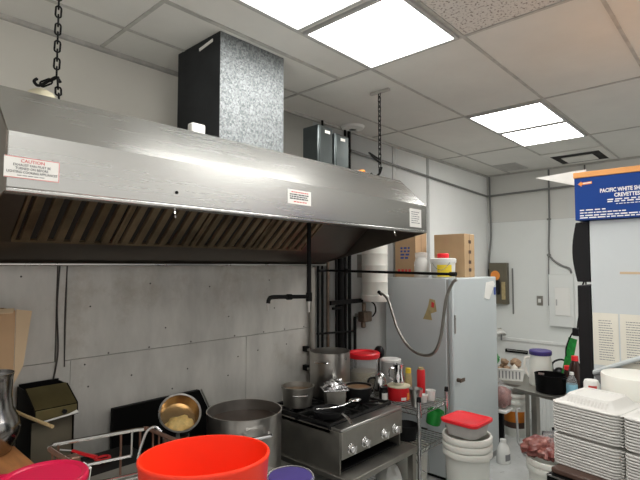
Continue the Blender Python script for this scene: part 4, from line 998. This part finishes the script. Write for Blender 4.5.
MB().box(pc2.x - .085, pc2.x - .078, pc2.y + .02, pc2.y + .06, pc2.z + .136, pc2.z + .15).build('lid_clip', 'steel', t)
bc_ = FT @ V((.455, .045, 0))
t = bottle('water_bottle', 'bottle with a pale blue label on the side table', bc_, .036, .20, 'clear', 'white', .02, neck=.4)
MB().lathe([(.0365, .02), (.0368, .025), (.0368, .11), (.0365, .115)], bc_).build('label', 'bluelab', t)
bottle('sauce_bottle', 'dark sauce bottle with a red cap behind the blue labelled bottle', FT @ V((.392, .205, 0)), .045, .29, 'dkbottle', 'redlid', .035, capr=.025)
bottle('sauce_bottle', 'short dark bottle with a red cap beside the black pot', FT @ V((.290, .285, 0)), .032, .19, 'dkbottle', 'redlid', .03, capr=.028)
tag(MB(FT).box(.36, .47, .40, .50, 0.0005, .215).build('canister', 'matte', bev=.006), 'dark square canister at the back of the side table', 'canister')
t = thing('kettle_handle_pan', 'black handled pan standing on edge behind the black pot', 'pan', tuple(FT @ V((.24, .36, 0))))
t.name = 'kettle'; t['category'] = 'kettle'; t['label'] = 'black kettle with a looped handle between the jug and the red capped bottle'
kc = FT @ V((.135, .43, 0))
MB().lathe([(0, 0), (.05, 0), (.055, .02), (.045, .11), (.02, .13), (0, .135)], kc).build('kettle_body', 'blackp', t)
MB().tube(smooth([kc + V((-.02, .045, .10)), kc + V((-.03, .04, .17)), kc + V((0, -.02, .20)), kc + V((.02, -.07, .16)), kc + V((.02, -.06, .09))]), .008, 8).build('handle', 'blackp', t)
# green package leaning
gpk = thing('green_package', 'green printed package leaning behind the bottles on the side table', 'package', tuple(FT @ V((.27, .50, 0))))
gc = FT @ V((.225, .345, .012)); gt = FT @ V((.295, .37, .395)); dd = (gt - gc); nn = V((-.95, .25, .1)).normalized(); ss = dd.normalized().cross(nn).normalized()
MB().prism([gc - ss * .035, gc + ss * .035, gt + ss * .035, gt - ss * .035], nn * .012).build('printed_sleeve', 'greenp', gpk)
MB().prism([gc + ss * .0355 + dd * .15, gc + ss * .085 + dd * .2, gt + ss * .09 - dd * .03, gt + ss * .0355], nn * .010).build('white_edge', 'paper', gpk)
b = MB()
for k in range(8):
    q = gc + dd * (.12 + k * .11) + nn * .0125 + ss * (.012 if k % 2 else -.012)
    b.prism([q - ss * .008 - dd * .015, q + ss * .008 - dd * .015, q + ss * .008 + dd * .015, q - ss * .008 + dd * .015], nn * .0005)
b.build('print', 'green', gpk)
# black cables hanging beside fridge
t = thing('power_cable', 'black power cables with a plug hanging beside the black refrigerator door', 'cable', (4.0, 1.02, -.6))
MB().tube(smooth([(3.95, .955, -.11), (3.94, .98, -.2), (3.93, .985, -.33), (3.91, .995, -.42), (3.91, 1.0, -.47)]), .006).tube(smooth([(3.95, .945, -.11), (3.96, .945, -.25), (3.95, .96, -.38), (3.93, .985, -.46)]), .005).build('cord', 'black', t)
MB().box(3.895, 3.935, .97, 1.035, -.52, -.46).build('plug', 'blackp', t, bev=.008)
MB().tube(smooth([(3.91, 1.03, -.49), (3.91, 1.06, -.55), (3.92, 1.085, -.62), (3.93, 1.09, -.68)]), .005).build('cord', 'black', t)
MB().tube([(3.95, .95, -.11), (3.95, .92, -.105), (3.97, .88, -.105)], .006).build('cord', 'black', t)

# far rack with colander, buckets, meat bag
t = thing('low_rack', 'low dark steel rack by the far wall beyond the grey refrigerator', 'rack', (5.2, 2.0, -1.75))
MB().box(4.93, 5.48, 1.72, 2.30, -1.225, -1.20).build('rack_top', 'steeld', t)
for x in (4.95, 5.46):
    for y in (1.74, 2.28): MB().box(x - .015, x + .015, y - .015, y + .015, -1.75, -1.226).build('leg', 'steeld', t)
cl = thing('basket', 'white slotted plastic basket of ginger and garlic on the low rack', 'basket', (5.2, 2.0, -1.25))
FB = Matrix.Translation((5.15, 1.985, -1.1995)) @ Matrix.Rotation(.37, 4, 'Z')
b = MB(FB); loft(b, [rsq(.085, .125, .02, 0), rsq(.10, .145, .025, .115), rsq(.112, .157, .025, .116), rsq(.112, .157, .025, .124), rsq(.097, .142, .025, .124), rsq(.082, .122, .02, .006)])
b.build('basket_body', 'white', cl)
b = MB(FB)
for i in range(7):
    y = -.10 + i * .033; b.prism([V((-.0905, y, .02)), V((-.0905, y + .012, .02)), V((-.1005, y + .012, .1)), V((-.1005, y, .1))], (-.001, 0, 0))
b.build('slots', 'inkg', cl)
for i, (x, y, z, a, rz) in enumerate(((-.045, .03, .115, (.044, .034, .026), .4), (.02, -.06, .165, (.058, .05, .045), 1.2), (-.05, .095, .11, (.028, .028, .022), 0), (.045, .065, .125, (.03, .035, .025), 0.), (.01, .05, .175, (.06, .034, .03), .9))):
    p = FB @ V((x, y, z)); tag(MB().blob(p, a, i + 11, .35, 2.6, 22, R=Matrix.Rotation(rz, 3, 'Z')).build('ginger_root', 'root'), ['brown ginger root at the middle of the white basket, next to the garlic', 'large brown ginger root on top of the white basket', 'small brown ginger root at the left end of the white basket', 'brown ginger root at the back of the white basket', 'thin brown ginger root lying across the white basket'][i], 'ginger root', 'ginger in the white basket')
for i, (x, y, z, r) in enumerate(((-.055, -.045, .135, .036), (-.055, -.108, .10, .028), (.065, .005, .10, .026))):
    p = FB @ V((x, y, z)); tag(MB().lathe([(0, 0), (r * .6, .002), (r, r * .6), (r * .9, r * 1.1), (r * .35, r * 1.55), (r * .15, r * 1.9), (0, r * 1.95)], p - V((0, 0, r))).build('garlic_bulb', 'garlic'), ['large white garlic bulb at the front of the basket', 'small white garlic bulb at the right front rim of the basket', 'white garlic bulb at the back of the basket'][i], 'garlic', 'garlic in the white basket')
tag(MB().blob((5.32, 2.24, -1.04), (.07, .07, .075), 6, .3, 4, 22).build('herb_bunch', 'green'), 'green leafy bunch showing at the refrigerator edge behind the basket', 'herbs')
t = thing('sauce_bottle', 'dark red bottle at the refrigerator edge beside the white basket', 'bottle', (5.02, 2.12, -1.25))
MB().lathe([(0, 0), (.035, 0), (.037, .004), (.037, .12), (.02, .16), (0, .165)], (5.0, 2.14, -1.1995)).build('bottle_body', 'dkbottle', t)
# knife bar on far wall
t = thing('knife_rack', 'dark bar mounted on the far wall above the white basket', 'knife rack', (6.03, 2.22, -1.05))
MB().box(6.01, XF - .013, 2.10, 2.37, -1.075, -1.035).build('bar', 'matte', t, bev=.004)
MB().box(5.995, 5.9995, 2.10, 2.34, -1.05, -1.04).build('strip', 'steel', t)
t = thing('scoop', 'white plastic scoop hooked on the far wall beside the grey refrigerator', 'scoop', (5.98, 2.41, -.83))
MB().lathe([(0, .0), (.05, .012), (.075, .045), (.08, .075), (.076, .075), (.07, .045), (.045, .018), (0, .006)], (5.95, 2.43, -.80), tilt((-.3, -.4, -.9)), 28).build('bowl', 'white', t)
MB().tube([(5.95, 2.39, -.86), (6.0, 2.41, -.93)], .009).build('handle', 'inkg', t)
MB().cyl((5.96, 2.43, -.79), (6.045, 2.43, -.79), .006).build('hook', 'steel', t)
# stacked buckets with amber label
for i in range(2):
    t = thing('bucket', ['white bucket with an amber label on the floor under the low rack', 'white bucket nested in the amber labelled bucket'][i], 'bucket', (5.10, 1.90, -1.75 + i * .07), 'buckets under the low rack')
    c = (5.10, 1.92, -1.7499 + i * .07)
    MB().lathe(bucket_prof(.108, .121, .366, .012), c, seg=44).build('bucket_body', 'whitet', t)
    if i == 0:
        for z0, z1, mm in ((.15, .26, 'rust'), (.09, .15, 'brown')):
            lp = [V((c[0] + (.109 + .0355 * z) * math.cos(a), c[1] + (.109 + .0355 * z) * math.sin(a), c[2] + z)) for z in (z0, z1) for a in [2.2 + k * .12 for k in range(19)]]
            MB().add(lp, [(k, k + 1, k + 20, k + 19) for k in range(18)]).build('label_band', mm, t, label='amber label band' if mm == 'rust' else 'dark label band')
t = thing('stool', 'black legged stool with a white seat under the bag of meat', 'stool', (4.72, 1.93, -1.75))
MB().box(4.63, 4.81, 1.83, 2.03, -1.425, -1.395).build('seat', 'white', t, bev=.008)
for x in (4.65, 4.79):
    for y in (1.94, 2.01): MB().box(x - .02, x + .02, y - .02, y + .02, -1.75, -1.426).build('leg', 'matte', t)
mbg = thing('meat_bag', 'clear bag of raw meat on the white stool beside the refrigerator', 'bag of meat', (4.72, 1.91, -1.395))
MB().blob((4.72, 1.90, -1.285), (.088, .085, .105), 8, .25, 3, 24, flat_bottom=.104).build('meat', 'meat', mbg)
MB().blob((4.72, 1.90, -1.275), (.10, .097, .119), 8, .25, 3, 24, flat_bottom=.1185).blob((4.72, 1.93, -1.17), (.05, .05, .05), 2, .4, 3, 16).build('bag', 'film', mbg)
tag(MB().tube(smooth([(4.90, 1.80, -1.42), (4.86, 1.815, -1.44), (4.86, 1.81, -1.60), (4.85, 1.80, -1.735), (4.74, 1.72, -1.738), (4.60, 1.66, -1.738), (4.50, 1.52, -1.738)], 8), .011).build('drain_hose', 'trimg'), 'grey drain hose hanging to the floor before the amber labelled bucket', 'hose')
tag(MB().prism([(4.62, 1.56, -1.7495), (4.78, 1.40, -1.7495), (4.92, 1.50, -1.7495), (4.93, 1.72, -1.7495)], (0, 0, .012)).build('flattened_carton', 'brown'), 'flattened brown cardboard on the floor by the amber labelled bucket', 'cardboard')
t = thing('bleach_bottle', 'white bleach bottle on the floor right of the grey refrigerator', 'bottle', (4.33, 1.74, -1.75))
MB().lathe([(0, 0), (.066, 0), (.07, .006), (.07, .09), (.06, .13), (.035, .165), (.026, .175), (0, .175)], (4.31, 1.735, -1.7495), seg=32, sx=1, sy=.8).build('bottle_body', 'white', t)
MB().lathe([(0, .1755), (.028, .1755), (.027, .20), (0, .202)], (4.31, 1.735, -1.7495)).build('cap', 'white', t)
lp = [V((4.31 + .0715 * math.cos(a), 1.735 + .0715 * .8 * math.sin(a), -1.75 + z)) for z in (.03, .085) for a in [-2.4 + k * .15 for k in range(8)]]
MB().add(lp, [(k, k + 1, k + 9, k + 8) for k in range(7)]).build('label', 'inkg', t)
# meat bucket near table
mk = (3.60, 1.12, -1.75)
for i in range(2):
    t = thing('bucket', ['white bucket, lower of the pair below the raw meat', 'white bucket nested on top, holding the raw meat'][i], 'bucket', (mk[0], mk[1], -1.75 + i * .045), 'white buckets with the raw meat')
    MB().lathe(bucket_prof(.120, .142, .366, .013), (mk[0], mk[1], -1.7499 + i * .045), seg=44).build('bucket_body', 'whitet', t)
t = thing('meat_bag', 'bag of raw meat sagging over the rim of the white bucket', 'bag of meat', (mk[0], mk[1], -1.45))
MB().blob((mk[0] - .03, mk[1] + .07, -1.275), (.12, .075, .065), 12, .45, 2.8, 30, R=Matrix.Rotation(2.0, 3, 'Z') @ Matrix.Rotation(.25, 3, 'Y')).blob((mk[0] - .05, mk[1] - .01, -1.29), (.09, .075, .05), 14, .4, 2.6, 24).build('meat', 'meat', t)
MB().blob((mk[0] + .04, mk[1] - .02, -1.235), (.10, .09, .055), 4, .5, 3, 24).build('bag', 'film', t)
t = thing('storage_bin', 'white ribbed plastic bin on the floor under the side table', 'bin', (4.62, 1.45, -1.75))
b = MB().box(4.95, 5.2, 1.30, 1.64, -1.7495, -1.25)
for i in range(9): b.box(4.94, 4.9495, 1.315 + i * .037, 1.333 + i * .037, -1.73, -1.27)
b.build('bin_body', 'wallF', t)
t = thing('dustpan', 'black dustpan tilted on the floor in front of the white ribbed bin', 'dustpan', (4.6, 1.35, -1.6))
Rm = Matrix.Translation((4.55, 1.36, -1.57)) @ Matrix.Rotation(.5, 4, 'Z') @ Matrix.Rotation(-.5, 4, 'Y')
MB(Rm).prism([(-.10, -.12, 0), (.10, -.10, 0), (.10, .10, 0), (-.10, .12, 0)], (0, 0, .012)).box(.09, .10, -.1, .1, .0125, .05).build('pan', 'blackp', t)
MB().tube([(4.64, 1.40, -1.53), (4.66, 1.42, -1.46)], .011).build('handle', 'blackp', t)
MB().tube([(4.55, 1.36, -1.57), (4.55, 1.36, -1.7495)], .012).build('foot', 'blackp', t)

# ================================================================== CAMERA, LIGHT
cam = bpy.data.cameras.new('camera'); co = bpy.data.objects.new('camera', cam); COL.objects.link(co)
cam.sensor_width = 36; cam.lens = 36 * 475 / 640; cam.clip_start = .02
co.location = (0, 0, EYE)
pitch_ = math.atan(26 / 475); yaw = math.radians(42.6)
fw = V((math.cos(yaw) * math.cos(pitch_), math.sin(yaw) * math.cos(pitch_), math.sin(pitch_)))
co.rotation_euler = fw.to_track_quat('-Z', 'Y').to_euler()
SC.camera = co
w = bpy.data.worlds.new('room light'); SC.world = w; w.use_nodes = True
w.node_tree.nodes['Background'].inputs[0].default_value = (1, .97, .92, 1); w.node_tree.nodes['Background'].inputs[1].default_value = .48
SC.view_settings.view_transform = 'Standard'; SC.view_settings.look = 'None'; SC.view_settings.exposure = .78; SC.view_settings.gamma = 1
SC.view_settings.use_curve_mapping = False
SC.cycles.max_bounces = 8
